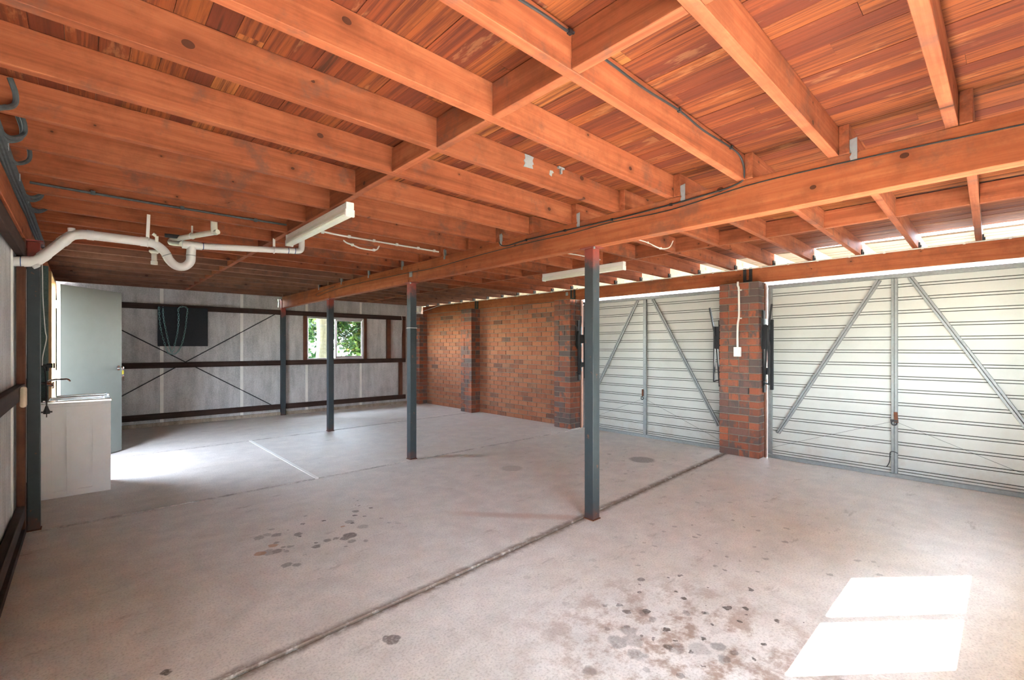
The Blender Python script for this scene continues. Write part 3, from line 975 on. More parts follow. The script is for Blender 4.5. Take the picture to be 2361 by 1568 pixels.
D2 = garage_door('door_2', 2.575, 4.895, 3.735, 'far white ribbed tilting garage door, behind the nearest steel post', 'plain')
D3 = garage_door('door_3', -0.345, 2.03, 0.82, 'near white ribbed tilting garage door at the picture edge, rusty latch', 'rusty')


def arm(parent, yj, s):
    """tilt mechanism: yj is the pillar side, s points from the pillar into the opening"""
    def Y(q):
        return yj + s * q
    a = empty('tilt_arm', (6.1, Y(0.03), 1.3), parent=parent, label='black steel tilt arm')
    a.name = 'tilt_arm'
    MB().box(6.168, 6.20, min(Y(0.055), Y(0.088)), max(Y(0.055), Y(0.088)), 0.83, 1.69).build('spring_cover', M['black'], a, bevel=0.003)
    MB().bar((6.0, Y(0.13), 1.865), (6.03, Y(0.072), 1.50), 0.03, 0.014, (0, 1, 0)).build('lift_bar', M['black'], a)
    MB().bar((6.03, Y(0.08), 1.62), (6.035, Y(0.088), 0.90), 0.034, 0.016, (0, 1, 0)).build('lift_bar', M['black'], a)
    MB().bar((6.04, Y(0.062), 1.5), (6.06, Y(0.03), 0.89), 0.032, 0.014, (0, 1, 0)).bar((6.03, Y(0.092), 0.905), (6.05, Y(0.02), 0.93), 0.03, 0.016, (0, 0, 1)).build('lift_bar', M['black'], a)
    MB().bar((6.08, Y(0.014), 1.80), (6.10, Y(0.014), 0.80), 0.06, 0.014, (0, 1, 0)).build('hanger_bar', M['black'], a)
    ya_, yb_ = sorted((Y(0.003), Y(0.08)))
    yc_, yd_ = sorted((Y(0.012), Y(0.02)))
    ye_, yf_ = sorted((Y(0.02), Y(0.06)))
    MB().box(6.035, 6.05, ya_, yb_, 1.33, 1.62).box(6.0, 6.168, yc_, yd_, 1.36, 1.70).box(6.06, 6.168, yc_, yd_, 0.95, 1.16) \
        .box(6.08, 6.19, ye_, yf_, 1.02, 1.10).box(6.08, 6.19, ye_, yf_, 1.42, 1.56).build('pivot_bracket', M['black'], a)
    for z in (1.62, 1.5, 1.08):
        MB().tube([(6.1, Y(0.018), z), (6.1, Y(0.04), z)], 0.009, 8).build('bolt', M['black'], a)
    return a


arm(D2, 4.93, -1)
arm(D2, 2.54, 1)
arm(D3, 2.058, -1)
for (d, y, s) in ((D3, 2.058, -1), (D2, 4.93, -1), (D2, 2.54, 1)):
    ya, yb = sorted((y + s * 0.003, y + s * 0.018))
    MB().box(6.13, 6.20, ya, yb, 0.0, 2.14).build('jamb_angle', M['rust'], d)

# the doorway of the left wall and its open door
dr = empty('door_1', (-0.25, 7.0, 0), 'pale grey green door standing open at the left wall, keys in its knob', 'door', kind='structure')
jm = MB().box(-0.36, -0.285, 7.225, 7.285, 0, 2.09).box(-0.285, -0.222, 7.215, 7.285, 0, 2.09).build('door_jamb', M['jamb'], dr, bevel=0.002)
MB().box(-0.36, -0.225, 6.335, 6.365, 0, 2.09).build('door_jamb', M['jamb'], dr)
MB().box(-0.36, -0.225, 6.366, 7.214, 2.065, 2.09).build('door_head', M['jamb'], dr)
MB().box(-0.40, -0.22, 6.366, 7.214, -0.005, 0.012).build('door_sill', M['stud'], dr)
hx, hy = -0.185, 7.21
ex, ey = 0.371, 7.872
dv = Vector((ex - hx, ey - hy, 0))
DL = dv.length
dv.normalize()
nv = Vector((dv.y, -dv.x, 0))
H0 = Vector((hx, hy, 0))
cc = H0 + dv * DL / 2 - nv * 0.018 + Vector((0, 0, 1.035))
lf = MB().obox(cc, dv * DL / 2, nv * 0.017, Vector((0, 0, 1.023))).build('door_leaf', M['leaf'], dr, bevel=0.002)
MB().obox(H0 - dv * 0.0012 - nv * 0.018 + Vector((0, 0, 1.035)), dv * 0.001, nv * 0.017, Vector((0, 0, 1.022))).build('door_edge', M['edge'], lf, label='white hinge edge of the door')
for z in (0.25, 1.05, 1.83):
    MB().tube([H0 + Vector((-0.014, 0.004, z - 0.045)), H0 + Vector((-0.014, 0.004, z + 0.045))], 0.007, 8).obox(H0 + Vector((-0.035, 0.003, z)), (0.02, 0, 0), (0, 0.0015, 0), (0, 0, 0.045)) \
        .build('hinge', M['strap'], lf)
K = H0 + dv * (DL - 0.06) + Vector((0, 0, 1.085))
kn = MB().tube([K, K + nv * 0.008], 0.03, 18).tube([K + nv * 0.008, K + nv * 0.03], 0.012, 12).tube([K + nv * 0.03, K + nv * 0.036, K + nv * 0.055, K + nv * 0.062], [0.016, 0.026, 0.026, 0.017], 16) \
    .build('door_knob', M['chrome'], lf, smooth=True)
K2 = H0 + dv * (DL - 0.06) - nv * 0.036 + Vector((0, 0, 1.085))
MB().tube([K2, K2 - nv * 0.03], 0.012, 12).tube([K2 - nv * 0.03, K2 - nv * 0.036, K2 - nv * 0.055, K2 - nv * 0.062], [0.016, 0.026, 0.026, 0.017], 16).build('door_knob', M['chrome'], lf, smooth=True)
E0 = H0 + dv * (DL + 0.012) + nv * 0.0 + Vector((0, 0, 1.075))
ky = empty('key_bunch', E0, 'bunch of keys with a yellow tag hanging from the open door', 'keys')
MB().bar(E0 + Vector((-0.012, -0.012, 0.014)), E0 + Vector((0.006, 0.006, 0.002)), 0.01, 0.02).build('key_in_lock', M['chrome'], ky)
for zq in (-0.012, -0.095):
    MB().ring(E0 + Vector((0.002, 0.002, zq)), nv, 0.014, 0.0018).build('key_ring', M['chrome'], ky)
MB().obox(E0 + dv * 0.006 + Vector((0, 0, -0.05)), dv * 0.014, nv * 0.003, Vector((0, 0, 0.026))).build('key_tag', M['yellow'], ky, bevel=0.002)
for q, dz in ((-0.5, -0.14), (0.1, -0.155), (0.7, -0.135)):
    c0 = E0 + dv * (0.006 + q * 0.012) + Vector((0, 0, -0.105))
    MB().obox(c0, dv * 0.01, nv * 0.0012, Vector((0, 0, 0.011))).bar(c0, c0 + dv * q * 0.014 + Vector((0, 0, -0.06)), 0.006, 0.0022, nv).build('key', M['chrome'], ky)

# ------------------------------------------------------------------ laundry tub, tap, cord
tx0, tx1, ty0, ty1, tz = -0.292, 0.192, 5.79, 6.262, 0.845
tub = empty('laundry_tub', ((tx0 + tx1) / 2, (ty0 + ty1) / 2, 0), 'white laundry cabinet with a stainless tub top beside the open door', 'laundry tub')
MB().box(tx0, tx1, ty0 + 0.014, ty1, 0.0, tz).build('cabinet_body', M['cab'], tub, bevel=0.002)


def panelled(xa, xb, ra, rb, name):
    m = MB()
    za, zb = 0.012, tz - 0.028
    qa, qb = 0.06, 0.795
    m.box(xa, ra, ty0, ty0 + 0.014, za, zb).box(rb, xb, ty0, ty0 + 0.014, za, zb).box(ra, rb, ty0, ty0 + 0.014, za, qa).box(ra, rb, ty0, ty0 + 0.014, qb, zb)
    p = m.build(name, M['cab'], tub)
    MB().box(ra, rb, ty0 + 0.0115, ty0 + 0.0139, qa, qb).build('recessed_panel', M['cab'], p)


panelled(tx0, -0.1105, -0.206, -0.1135, 'cabinet_panel')
panelled(-0.1085, tx1, -0.034, 0.063, 'cabinet_panel')
m = MB()
r0 = tz
m.box(tx0 - 0.006, tx1 + 0.008, ty0 - 0.012, ty0 + 0.045, r0, r0 + 0.024).box(tx0 - 0.006, tx1 + 0.008, ty1 - 0.045, ty1 + 0.006, r0, r0 + 0.024)
m.box(tx0 - 0.006, tx0 + 0.07, ty0 + 0.045, ty1 - 0.045, r0, r0 + 0.024).box(tx1 - 0.045, tx1 + 0.008, ty0 + 0.045, ty1 - 0.045, r0, r0 + 0.024)
top = m.build('tub_rim', M['stainless'], tub, bevel=0.005)
MB().box(tx0 + 0.07, tx1 - 0.045, ty0 + 0.045, ty1 - 0.045, r0 - 0.0, r0 + 0.003).build('tub_bowl', M['stainless'], tub)
MB().box(tx0 + 0.1, tx1 - 0.0, ty1 - 0.012, ty1 + 0.006, r0 + 0.024, r0 + 0.04).box(tx1 - 0.02, tx1 + 0.004, ty1 - 0.11, ty1 + 0.006, r0 + 0.024, r0 + 0.042).build('rim_lip', M['stainless'], tub, bevel=0.004)
MB().tube([(tx0 + 0.04, ty0 + 0.02, r0 + 0.024), (tx0 + 0.04, ty0 + 0.02, r0 + 0.031)], 0.009, 10).build('rim_screw', M['chrome'], tub)
MB().tube([(tx0 + 0.12, ty0 + 0.02, r0 + 0.024), (tx0 + 0.12, ty0 + 0.02, r0 + 0.031)], 0.009, 10).build('rim_screw', M['chrome'], tub)

ty = 6.06
tap = empty('laundry_tap', (-0.245, ty, 1.03), 'chrome wall tap with swivel spout over the laundry tub', 'tap')
MB().tube([(-0.345, ty, 1.02), (-0.25, ty, 1.02)], 0.014, 10).tube([(-0.30, ty - 0.02, 1.02), (-0.30, ty - 0.075, 1.02)], 0.013, 10).tube([(-0.256, ty, 1.02), (-0.248, ty, 1.02)], 0.026, 14) \
    .build('tap_body', M['chrome'], tap, smooth=True)
MB().tube(arc([(-0.248, ty, 1.022), (-0.22, ty, 1.045), (-0.14, ty, 1.05), (-0.105, ty, 1.047), (-0.09, ty, 1.028)]), 0.0075, 8).build('spout', M['chrome'], tap, smooth=True)
for yq in (ty - 0.05, ty + 0.05):
    MB().tube([(-0.25, yq, 1.01), (-0.205, yq, 1.0)], 0.012, 10).bar((-0.205, yq - 0.025, 0.998), (-0.205, yq + 0.025, 0.998), 0.012, 0.012).bar((-0.205, yq, 0.97), (-0.205, yq, 1.026), 0.012, 0.012) \
        .build('tap_handle', M['chrome'], tap, bevel=0.003)
wp = empty('washer_cock', (-0.25, 5.55, 1.19), 'dark pipe fitting sticking out behind the left steel post', 'pipe fitting')
MB().tube([(-0.30, 5.55, 1.195), (-0.20, 5.55, 1.195)], 0.012, 10).tube([(-0.225, 5.55, 1.195), (-0.19, 5.55, 1.195)], 0.02, 10).tube([(-0.186, 5.55, 1.195), (-0.176, 5.55, 1.195)], 0.022, 10) \
    .build('pipe_body', M['black'], wp, smooth=True)
MB().tube([(-0.345, 5.55, 1.195), (-0.30, 5.55, 1.195)], 0.02, 12).build('wall_flange', M['chrome'], wp)
MB().tube([(-0.222, 5.55, 1.19), (-0.222, 5.55, 1.15)], 0.01, 8).build('drain_cap', M['black'], wp)
cd = empty('power_cord', (-0.243, 5.42, 0.9), 'hanging cord with a black plug in front of the laundry tub', 'power cord')
MB().tube(arc([(-0.25, 5.45, 2.12), (-0.246, 5.45, 1.95), (-0.243, 5.44, 1.75), (-0.23, 5.43, 1.5), (-0.222, 5.42, 1.42), (-0.243, 5.42, 1.28), (-0.246, 5.42, 1.2)]), 0.0035, 6).build('pale_flex', M['wcable'], cd, label='pale upper cord')
MB().tube(arc([(-0.246, 5.42, 1.2), (-0.232, 5.42, 1.17), (-0.226, 5.42, 1.1), (-0.222, 5.42, 0.98), (-0.221, 5.42, 0.86)]), 0.005, 6).build('flex', M['cable'], cd)
MB().tube([(-0.221, 5.42, 0.865), (-0.221, 5.42, 0.84), (-0.221, 5.42, 0.815), (-0.221, 5.42, 0.80)], [0.008, 0.014, 0.024, 0.02], 10).bar((-0.255, 5.42, 0.815), (-0.187, 5.42, 0.815), 0.012, 0.012) \
    .bar((-0.221, 5.42, 0.80), (-0.221, 5.42, 0.772), 0.018, 0.006).build('plug', M['cable'], cd)
MB().obox((-0.286, 4.39, 1.025), (0.016, 0, 0), (0, 0.032, 0), (0, 0, 0.068)).build('timber_offcut', M['offcut'], bevel=0.014, seg=2, label='pale rounded wooden cleat on the left wall rail beside the dark post', cat='wood block')

# ------------------------------------------------------------------ white drain pipes under the ceiling
yp = 4.65
dp = empty('drain_pipe', (0.4, yp, 2.2), 'white plastic drain pipe with a trap, running from the left wall under the joists', 'drain pipe')
R = 0.034
MB().tube([(-0.356, yp, 1.94), (-0.31, yp, 1.945), (-0.27, yp, 1.95)] + arc([(-0.27, yp, 1.95), (-0.235, yp, 1.962), (-0.205, yp, 1.995)], 4)[1:] +
          arc([(-0.09, yp, 2.135), (-0.055, yp, 2.168), (-0.005, yp, 2.182), (0.03, yp, 2.184)], 4) + [(0.38, yp, 2.184)], R, 18).build('main_pipe', M['pvc'], dp, smooth=True)
for p0, p1 in (((-0.305, yp, 1.945), (-0.27, yp, 1.95)), ((-0.215, yp, 1.984), (-0.19, yp, 2.013)), ((-0.115, yp, 2.105), (-0.09, yp, 2.135)), ((0.02, yp, 2.184), (0.06, yp, 2.184)), ((0.33, yp, 2.184), (0.375, yp, 2.184))):
    MB().tube([p0, p1], R * 1.09, 18).build('pipe_collar', M['pvc'], dp, smooth=True)
MB().tube([(-0.318, yp, 1.944), (-0.313, yp, 1.944)], R * 1.04, 18).build('solvent_line', M['pvcline'], dp)
MB().tube([(-0.245, yp - 0.01, 1.925), (-0.235, yp - 0.012, 1.912)], 0.022, 12).build('cleanout_cap', M['pvc'], dp)
MB().tube([(-0.06, yp, 2.19), (-0.062, yp, 2.218)], 0.022, 12).build('cleanout_cap', M['pvc'], dp)
MB().tube(arc([(0.38, yp, 2.184), (0.43, yp, 2.17), (0.485, yp, 2.12), (0.515, yp, 2.06), (0.56, yp, 2.018), (0.615, yp, 2.02), (0.655, yp, 2.065), (0.66, yp, 2.13), (0.665, yp, 2.2)], 5), R * 0.98, 18).build('trap', M['pvc'], dp, smooth=True)
for p0, p1 in (((0.495, yp, 2.10), (0.498, yp, 2.094)), ((0.659, yp, 2.112), (0.659, yp, 2.118))):
    MB().tube([p0, p1], R * 1.03, 18).build('trap_seam', M['galv'], dp)
MB().tube([(0.60, yp, 2.20), (0.735, yp, 2.205)], R * 0.95, 16).build('tee_fitting', M['pvc'], dp, smooth=True)
MB().tube([(0.73, yp, 2.205), (1.50, yp, 2.272)] + arc([(1.50, yp, 2.272), (1.53, yp, 2.282), (1.545, yp, 2.31), (1.546, yp, 2.40)], 4)[1:], 0.027, 16).build('branch_pipe', M['pvc'], dp, smooth=True)
for t in (0.742, 1.42, 1.48):
    zz_ = 2.205 + (t - 0.73) * 0.087
    MB().tube([(t, yp, zz_), (t + 0.006, yp, zz_)], 0.0285, 16).build('solvent_line', M['pvcline'], dp)
MB().ring((1.30, yp, 2.254), (1, 0, 0), 0.029, 0.006).box(1.29, 1.31, yp - 0.004, yp + 0.004, 2.28, 2.36).build('pipe_clip', M['pvc'], dp)
MB().bar((0.375, yp, 2.21), (0.38, yp - 0.02, 2.40), 0.022, 0.003, (0, 1, 0)).ring((0.375, yp, 2.184), (1, 0, 0), 0.036, 0.005).build('hanger_strap', M['pvc'], dp)
MB().tube(arc([(0.60, yp + 0.01, 2.205), (0.545, 4.83, 2.235), (0.56, 4.85, 2.27), (0.60, 4.79, 2.275)], 4) + [(0.775, 4.36, 2.277)], 0.0215, 14).build('waste_pipe', M['pvc2'], dp, smooth=True)
MB().tube([(0.775, 4.36, 2.26), (0.772, 4.36, 2.40)], 0.024, 14).tube([(0.778, 4.35, 2.275), (0.792, 4.32, 2.276)], 0.02, 12).build('waste_elbow', M['pvc2'], dp, smooth=True)
MB().tube([(0.43, yp - 0.02, 2.19), (0.43, yp - 0.03, 2.235)], 0.012, 10).tube([(0.425, yp - 0.03, 2.235), (0.405, yp - 0.03, 2.25)], 0.012, 10).build('vent_spigot', M['pvc2'], dp)
MB().tube([(0.5, 4.80, 2.285), (0.60, 4.78, 2.285)], 0.016, 12).build('rubber_coupling', M['cable'], dp, label='black rubber coupling')
MB().ring((0.665, 4.63, 2.277), (0.37, -0.93, 0), 0.024, 0.004).box(0.66, 0.67, 4.62, 4.64, 2.30, 2.36).build('pipe_clip', M['pvc'], dp)
vt = empty('capped_stub', (0.54, 6.08, 2.2), 'short white capped pipe stub hanging from the joists behind the drain trap', 'pipe stub')
MB().tube([(0.545, 6.08, 2.36), (0.545, 6.08, 2.345), (0.545, 6.08, 2.33)], [0.045, 0.045, 0.03], 14).tube([(0.545, 6.08, 2.335), (0.545, 6.08, 2.255)], 0.024, 14).build('stub_pipe', M['pvc2'], vt, smooth=True)
MB().tube([(0.545, 6.08, 2.25), (0.545, 6.08, 2.215)], 0.03, 14).build('stub_cap', M['pvc2'], vt)

# ------------------------------------------------------------------ fluorescent battens
bt = empty('fluorescent_light', (1.35, 3.74, 2.25), 'white fluorescent batten under the left row of blocking, near the drain pipe', 'light', 'unlit fluorescent battens')
MB().box(1.325, 1.375, 3.105, 4.375, 2.302, 2.35).build('batten_body', M['white'], bt, bevel=0.004)
MB().prism([(1.319, 2.302), (1.319, 2.268), (1.326, 2.257), (1.374, 2.257), (1.381, 2.268), (1.381, 2.302)], 'y', 3.112, 4.368).build('diffuser', M['diffuser'], bt, bevel=0.002)
MB().box(1.3165, 1.3185, 3.112, 4.368, 2.281, 2.289).box(1.3225, 1.3245, 3.112, 4.368, 2.32, 2.33).build('body_rib', M['white'], bt)
for a in (3.094, 4.368):
    e = MB().box(1.317, 1.383, a, a + 0.018, 2.252, 2.302).box(1.322, 1.378, a, a + 0.018, 2.302, 2.351).build('end_cap', M['white'], bt, bevel=0.003)
    MB().ring((1.35, a - 0.0005 if a < 4 else a + 0.0185, 2.328), (0, 1, 0), 0.009, 0.0012).build('knockout', M['white'], e)
bt2 = dup(bt, (3.272, -0.04, 0))
bt2['label'] = 'white fluorescent batten beyond the long bearer, crossing behind the nearest steel post'

# ------------------------------------------------------------------ cables


def cable(name, pts, r, mat, label, cat='cable', group=None, clips=None, clipmat=None, smooth_n=5, seg=6):
    t = empty(name, pts[len(pts) // 2], label, cat, group)
    MB().tube(arc(pts, smooth_n), r, seg).build('cable_run', mat, t, smooth=True)
    for p in (clips or []):
        MB().obox(p, (r * 1.5, 0, 0), (0, r * 1.5, 0), (0, 0, r * 1.5)).build('cable_clip', clipmat or mat, t)
    return t


jy = FAR[3] - JT - 0.006
cable('black_cable', [(0.9, jy, 2.46), (1.144, jy, 2.475), (1.275, jy, 2.478), (1.35, jy - 0.03, 2.485), (1.45, jy, 2.475), (1.563, jy, 2.47), (1.78, jy, 2.465), (2.079, jy, 2.478), (2.339, jy, 2.465), (2.681, jy, 2.478),
      (2.803, jy, 2.468), (2.858, jy, 2.43), (2.872, jy, 2.38), (2.893, 1.088, 2.352), (2.8935, 1.123, 2.336), (2.8935, 1.227, 2.322), (2.8935, 1.55, 2.309), (2.8935, 2.023, 2.303), (2.8935, 2.48, 2.307), (2.8935, 2.935, 2.306), (2.8935, 3.2, 2.297), (2.8935, 3.29, 2.335), (2.8935, 3.3, 2.41)],
      0.0055, M['cable'], 'thick black cable that bends from a joist down onto the long bearer', clips=[(1.275, jy, 2.478), (2.079, jy, 2.478), (2.681, jy, 2.478), (2.8935, 1.55, 2.309), (2.8935, 2.023, 2.303), (2.8935, 2.48, 2.307), (2.8935, 2.935, 2.306)])
cable('black_cable', [(2.896, -0.45, 2.275), (2.896, -0.039, 2.287), (2.896, 0.324, 2.302), (2.896, 0.676, 2.312), (2.896, 1.073, 2.312), (2.896, 1.55, 2.275), (2.896, 2.03, 2.285), (2.896, 2.452, 2.273), (2.896, 2.935, 2.278), (2.896, 3.641, 2.269), (2.896, 4.424, 2.245), (2.896, 5.026, 2.257), (2.896, 6.462, 2.269), (2.896, 7.428, 2.248), (2.896, 7.9, 2.21), (2.896, 7.95, 2.26), (2.896, 7.2, 2.31)],
      0.0035, M['cable'], 'thin black wire tacked along the whole face of the long bearer')
wy = 4.315 - JT - 0.006
cable('grey_conduit', [(1.40, wy, 2.42), (1.715, wy, 2.40), (2.079, wy, 2.398), (2.5, wy, 2.398), (2.86, wy, 2.398)], 0.008, M['wcable'], 'pale grey cable on a joist face from the left batten to the long bearer',
      clips=[(q, wy, 2.40) for q in (1.6, 1.85, 2.1, 2.35, 2.6, 2.8)])
cable('white_cable', [(1.797, 4.275, 2.36), (1.827, 4.265, 2.338), (1.881, 4.262, 2.326), (1.968, 4.262, 2.306), (2.115, 4.262, 2.31), (2.161, 4.275, 2.36)], 0.007, M['wcable'], 'white cable drooping in a short loop beside the left batten',
      clips=[(1.881, 4.262, 2.326), (2.1, 4.262, 2.309)])
ry = FAR[6] - 2 * JT + SK * 1.3 - 0.008
cable('white_cable', [(3.774, ry, 2.362), (4.001, ry + 0.005, 2.362), (4.254, ry + 0.01, 2.345), (4.43, ry + 0.012, 2.38), (4.51, ry + 0.012, 2.46)], 0.006, M['wcable'], 'pale cable looping under a joist beyond the bearer, above the right batten',
      clips=[(4.001, ry + 0.005, 2.362), (4.254, ry + 0.01, 2.345)])
ry2 = FAR[8] - 2 * JT + SK * 0.9 - 0.008
cable('white_cable', [(3.176, ry2, 2.37), (3.621, ry2, 2.385), (3.83, ry2 + 0.004, 2.38), (4.1, ry2 + 0.004, 2.39), (4.5, ry2 + 0.005, 2.39)], 0.006, M['wcable'], 'pale grey cable on a joist face running to the right batten')
cf = [(6.158, y, 2.343 + 0.004 * math.sin(y * 3)) for y in (0.0, 1.0, 2.0, 3.0, 4.0, 4.6)]
cable('white_conduit', [(6.16, -0.45, 2.343)] + cf + [(6.16, 4.62, 2.36), (6.16, 4.66, 2.40)], 0.006, M['wcable'], 'white conduit along the beam top above the garage doors',
      clips=[(6.16, 0.3 * q, 2.343) for q in range(0, 15)], seg=6)
cable('white_conduit', [(6.16, 4.64, 2.40), (6.16, 4.68, 2.345), (6.16, 5.4, 2.343), (6.16, 6.4, 2.345), (6.16, 7.4, 2.343), (6.16, 8.4, 2.345), (6.16, 9.1, 2.335), (6.12, 9.45, 2.28), (6.0, 9.62, 2.22)], 0.008, M['wcable'],
      'white conduit along the beam top above the red brick wall', clips=[(6.16, 5.0 + 0.3 * q, 2.344) for q in range(13)])
sw = empty('switch_box', (5.965, 2.305, 1.3), 'cream electrical box with conduit on the broad brick pillar', 'electrical box')
MB().box(5.935, 5.974, 2.262, 2.345, 1.235, 1.355).build('box_body', M['white'], sw, bevel=0.004)
MB().box(5.932, 5.9355, 2.285, 2.322, 1.27, 1.32).build('face_plate', M['white'], sw)
MB().tube(arc([(5.962, 2.306, 1.355), (5.962, 2.306, 1.50), (5.962, 2.302, 1.64), (5.962, 2.288, 1.74), (5.962, 2.288, 1.95), (5.962, 2.29, 2.08), (5.962, 2.302, 2.12), (5.962, 2.302, 2.165)], 4), 0.012, 10).build('conduit', M['white'], sw, smooth=True)
for z in (1.71, 2.06):
    MB().box(5.958, 5.9745, 2.255, 2.278, z - 0.008, z + 0.008).ring((5.962, 2.288, z), (0, 0, 1), 0.0135, 0.003).build('saddle_clip', M['white'], sw)
st = empty('white_downpipe_stub', (5.9, 9.6, 2.2), 'white pipe stub at the top of the far brick corner', 'pipe stub')
MB().tube([(5.87, 9.53, 2.33), (5.87, 9.53, 2.225)], 0.03, 12).tube([(5.87, 9.53, 2.225), (5.87, 9.53, 2.195)], [0.03, 0.016], 12).build('stub_pipe', M['pvc2'], st, smooth=True)
MB().box(5.80, 5.835, 9.55, 9.58, 2.2, 2.28).build('bracket', M['pvc2'], st)
cable('grey_cable', [(5.56, 9.862, 2.12), (5.575, 9.858, 2.0), (5.57, 9.85, 1.85), (5.56, 9.85, 1.72), (5.54, 9.85, 1.60)], 0.006, M['wcable'], 'grey cable tail hanging on the back wall beside the brick corner')

# cables along the left bearer
lb = empty('cable_bundle', (-0.29, 3.0, 2.3), 'bundle of dusty dark cables clipped along the left bearer', 'cables')
for q in range(9):
    xx = -0.296 + 0.013 * (q % 3)
    zz0 = 2.285 + 0.019 * (q // 3) + 0.003 * (q % 3)
    MB().tube(arc([(xx + random.uniform(-.003, .003), y, zz0 + random.uniform(-.005, .005)) for y in (-0.4, 0.5, 1.2, 1.9, 2.5, 3.1, 3.7, 4.3, 4.8, 5.3, 6.2)], 4), 0.009, 6).build('cable', M['gcable'], lb, smooth=True)
for (y, x2) in ((2.87, -0.215), (2.90, -0.238), (3.24, -0.212), (3.30, -0.225), (3.66, -0.22), (4.40, -0.205), (4.50, -0.21), (4.78, -0.185), (4.84, -0.20)):
    MB().tube(arc([(x2 - 0.012, y + 0.01, 2.49), (x2 + 0.004, y + 0.015, 2.43), (x2, y, 2.375), (x2 - 0.035, y - 0.08, 2.325), (-0.268, y - 0.22, 2.305), (-0.275, y - 0.45, 2.30)], 5), 0.010, 8).build('cable', M['gcable'], lb, smooth=True)
for y in (2.3, 2.72, 3.25, 3.8, 4.35):
    MB().box(-0.302, -0.262, y, y + 0.016, 2.292, 2.297).box(-0.264, -0.26, y, y + 0.016, 2.292, 2.33).build('cable_clip', M['strap'], lb)
cable('dark_conduit', [(-0.25, 4.315 - JT - 0.008, 2.405), (0.3, 4.315 - JT - 0.008, 2.402), (0.9, 4.315 - JT - 0.008, 2.405), (1.29, 4.315 - JT - 0.008, 2.41)], 0.008, M['gcable'], 'dark conduit along a joist face above the white drain pipe',
      clips=[(q, 4.315 - JT - 0.008, 2.405) for q in (0.05, 0.55, 1.05)])

# ------------------------------------------------------------------ dark board and green chain on the back wall
MB().box(0.93, 1.652, 9.855, 9.8705, 1.37, 2.052).build('dark_board', M['board'], bevel=0.003, label='square dark board on the back wall rail behind the hanging green chain', cat='board')
LINK = bpy.data.meshes.new('link')
bm = bmesh.new()
Lh, Lw, lr = 0.014, 0.0105, 0.0038
path = []
for q in range(12):
    a = 2 * math.pi * q / 12
    path.append(Vector((Lw * math.cos(a), 0, Lw * math.sin(a) + (Lh if math.sin(a) > 0.01 else (-Lh if math.sin(a) < -0.01 else 0)))))
rows = []
for q, p in enumerate(path):
    t = (path[(q + 1) % 12] - path[q - 1]).normalized()
    n_ = Vector((0, 1, 0))
    b_ = t.cross(n_)
    rows.append([bm.verts.new(p + (n_ * math.cos(2 * math.pi * s / 5) + b_ * math.sin(2 * math.pi * s / 5)) * lr) for s in range(5)])
for q in range(12):
    for s in range(5):
        bm.faces.new((rows[q][s], rows[q][(s + 1) % 5], rows[(q + 1) % 12][(s + 1) % 5], rows[(q + 1) % 12][s]))
bm.to_mesh(LINK)
bm.free()
LINK.materials.append(M['chain'])
for p in LINK.polygons:
    p.use_smooth = True
ch = empty('green_chain', (1.12, 9.84, 1.24), 'pale green chain hanging in long loops in front of the dark board', 'chain')


def chain_run(pts):
    path = arc(pts, 12)
    step, acc, last = 0.043, 0.0, path[0]
    i = 0
    flip = 0
    out = [path[0]]
    for a, b in zip(path, path[1:]):
        L = (b - a).length
        while acc + L >= step:
            t = (step - acc) / L
            a = a + (b - a) * t
            out.append(a.copy())
            L = (b - a).length
            acc = 0
        acc += L
    for a, b in zip(out, out[1:]):
        d = (b - a).normalized()
        o = place('link', LINK, (a + b) / 2, ch)
        q = Vector((0, 0, 1)).rotation_difference(d)
        rot = q.to_matrix() @ Matrix.Rotation(math.radians(25 + 80 * (flip % 2)), 3, 'Z')
        o.rotation_euler = rot.to_euler()
        flip += 1


yq = 9.832
chain_run([(0.945, yq, 2.03), (0.952, yq, 1.85), (0.972, yq, 1.65), (1.018, yq, 1.43), (1.063, yq, 1.27), (1.10, yq - 0.005, 1.235), (1.17, yq - 0.01, 1.24), (1.20, yq - 0.01, 1.265), (1.262, yq, 1.40), (1.312, yq, 1.66), (1.332, yq, 1.88), (1.338, yq, 2.045), (1.22, yq, 2.04), (1.218, yq, 1.86), (1.207, yq, 1.655), (1.175, yq + 0.012, 1.45), (1.14, yq + 0.012, 1.29), (1.115, yq + 0.012, 1.27), (1.078, yq + 0.012, 1.43), (1.038, yq + 0.012, 1.655), (1.008, yq + 0.012, 1.85), (1.0, yq + 0.012, 2.03)])
for x in (0.945, 1.0, 1.22, 1.338):
    MB().tube([(x, 9.8545, 2.045), (x, 9.82, 2.045)], 0.004, 6).build('hook', M['strap'], ch)

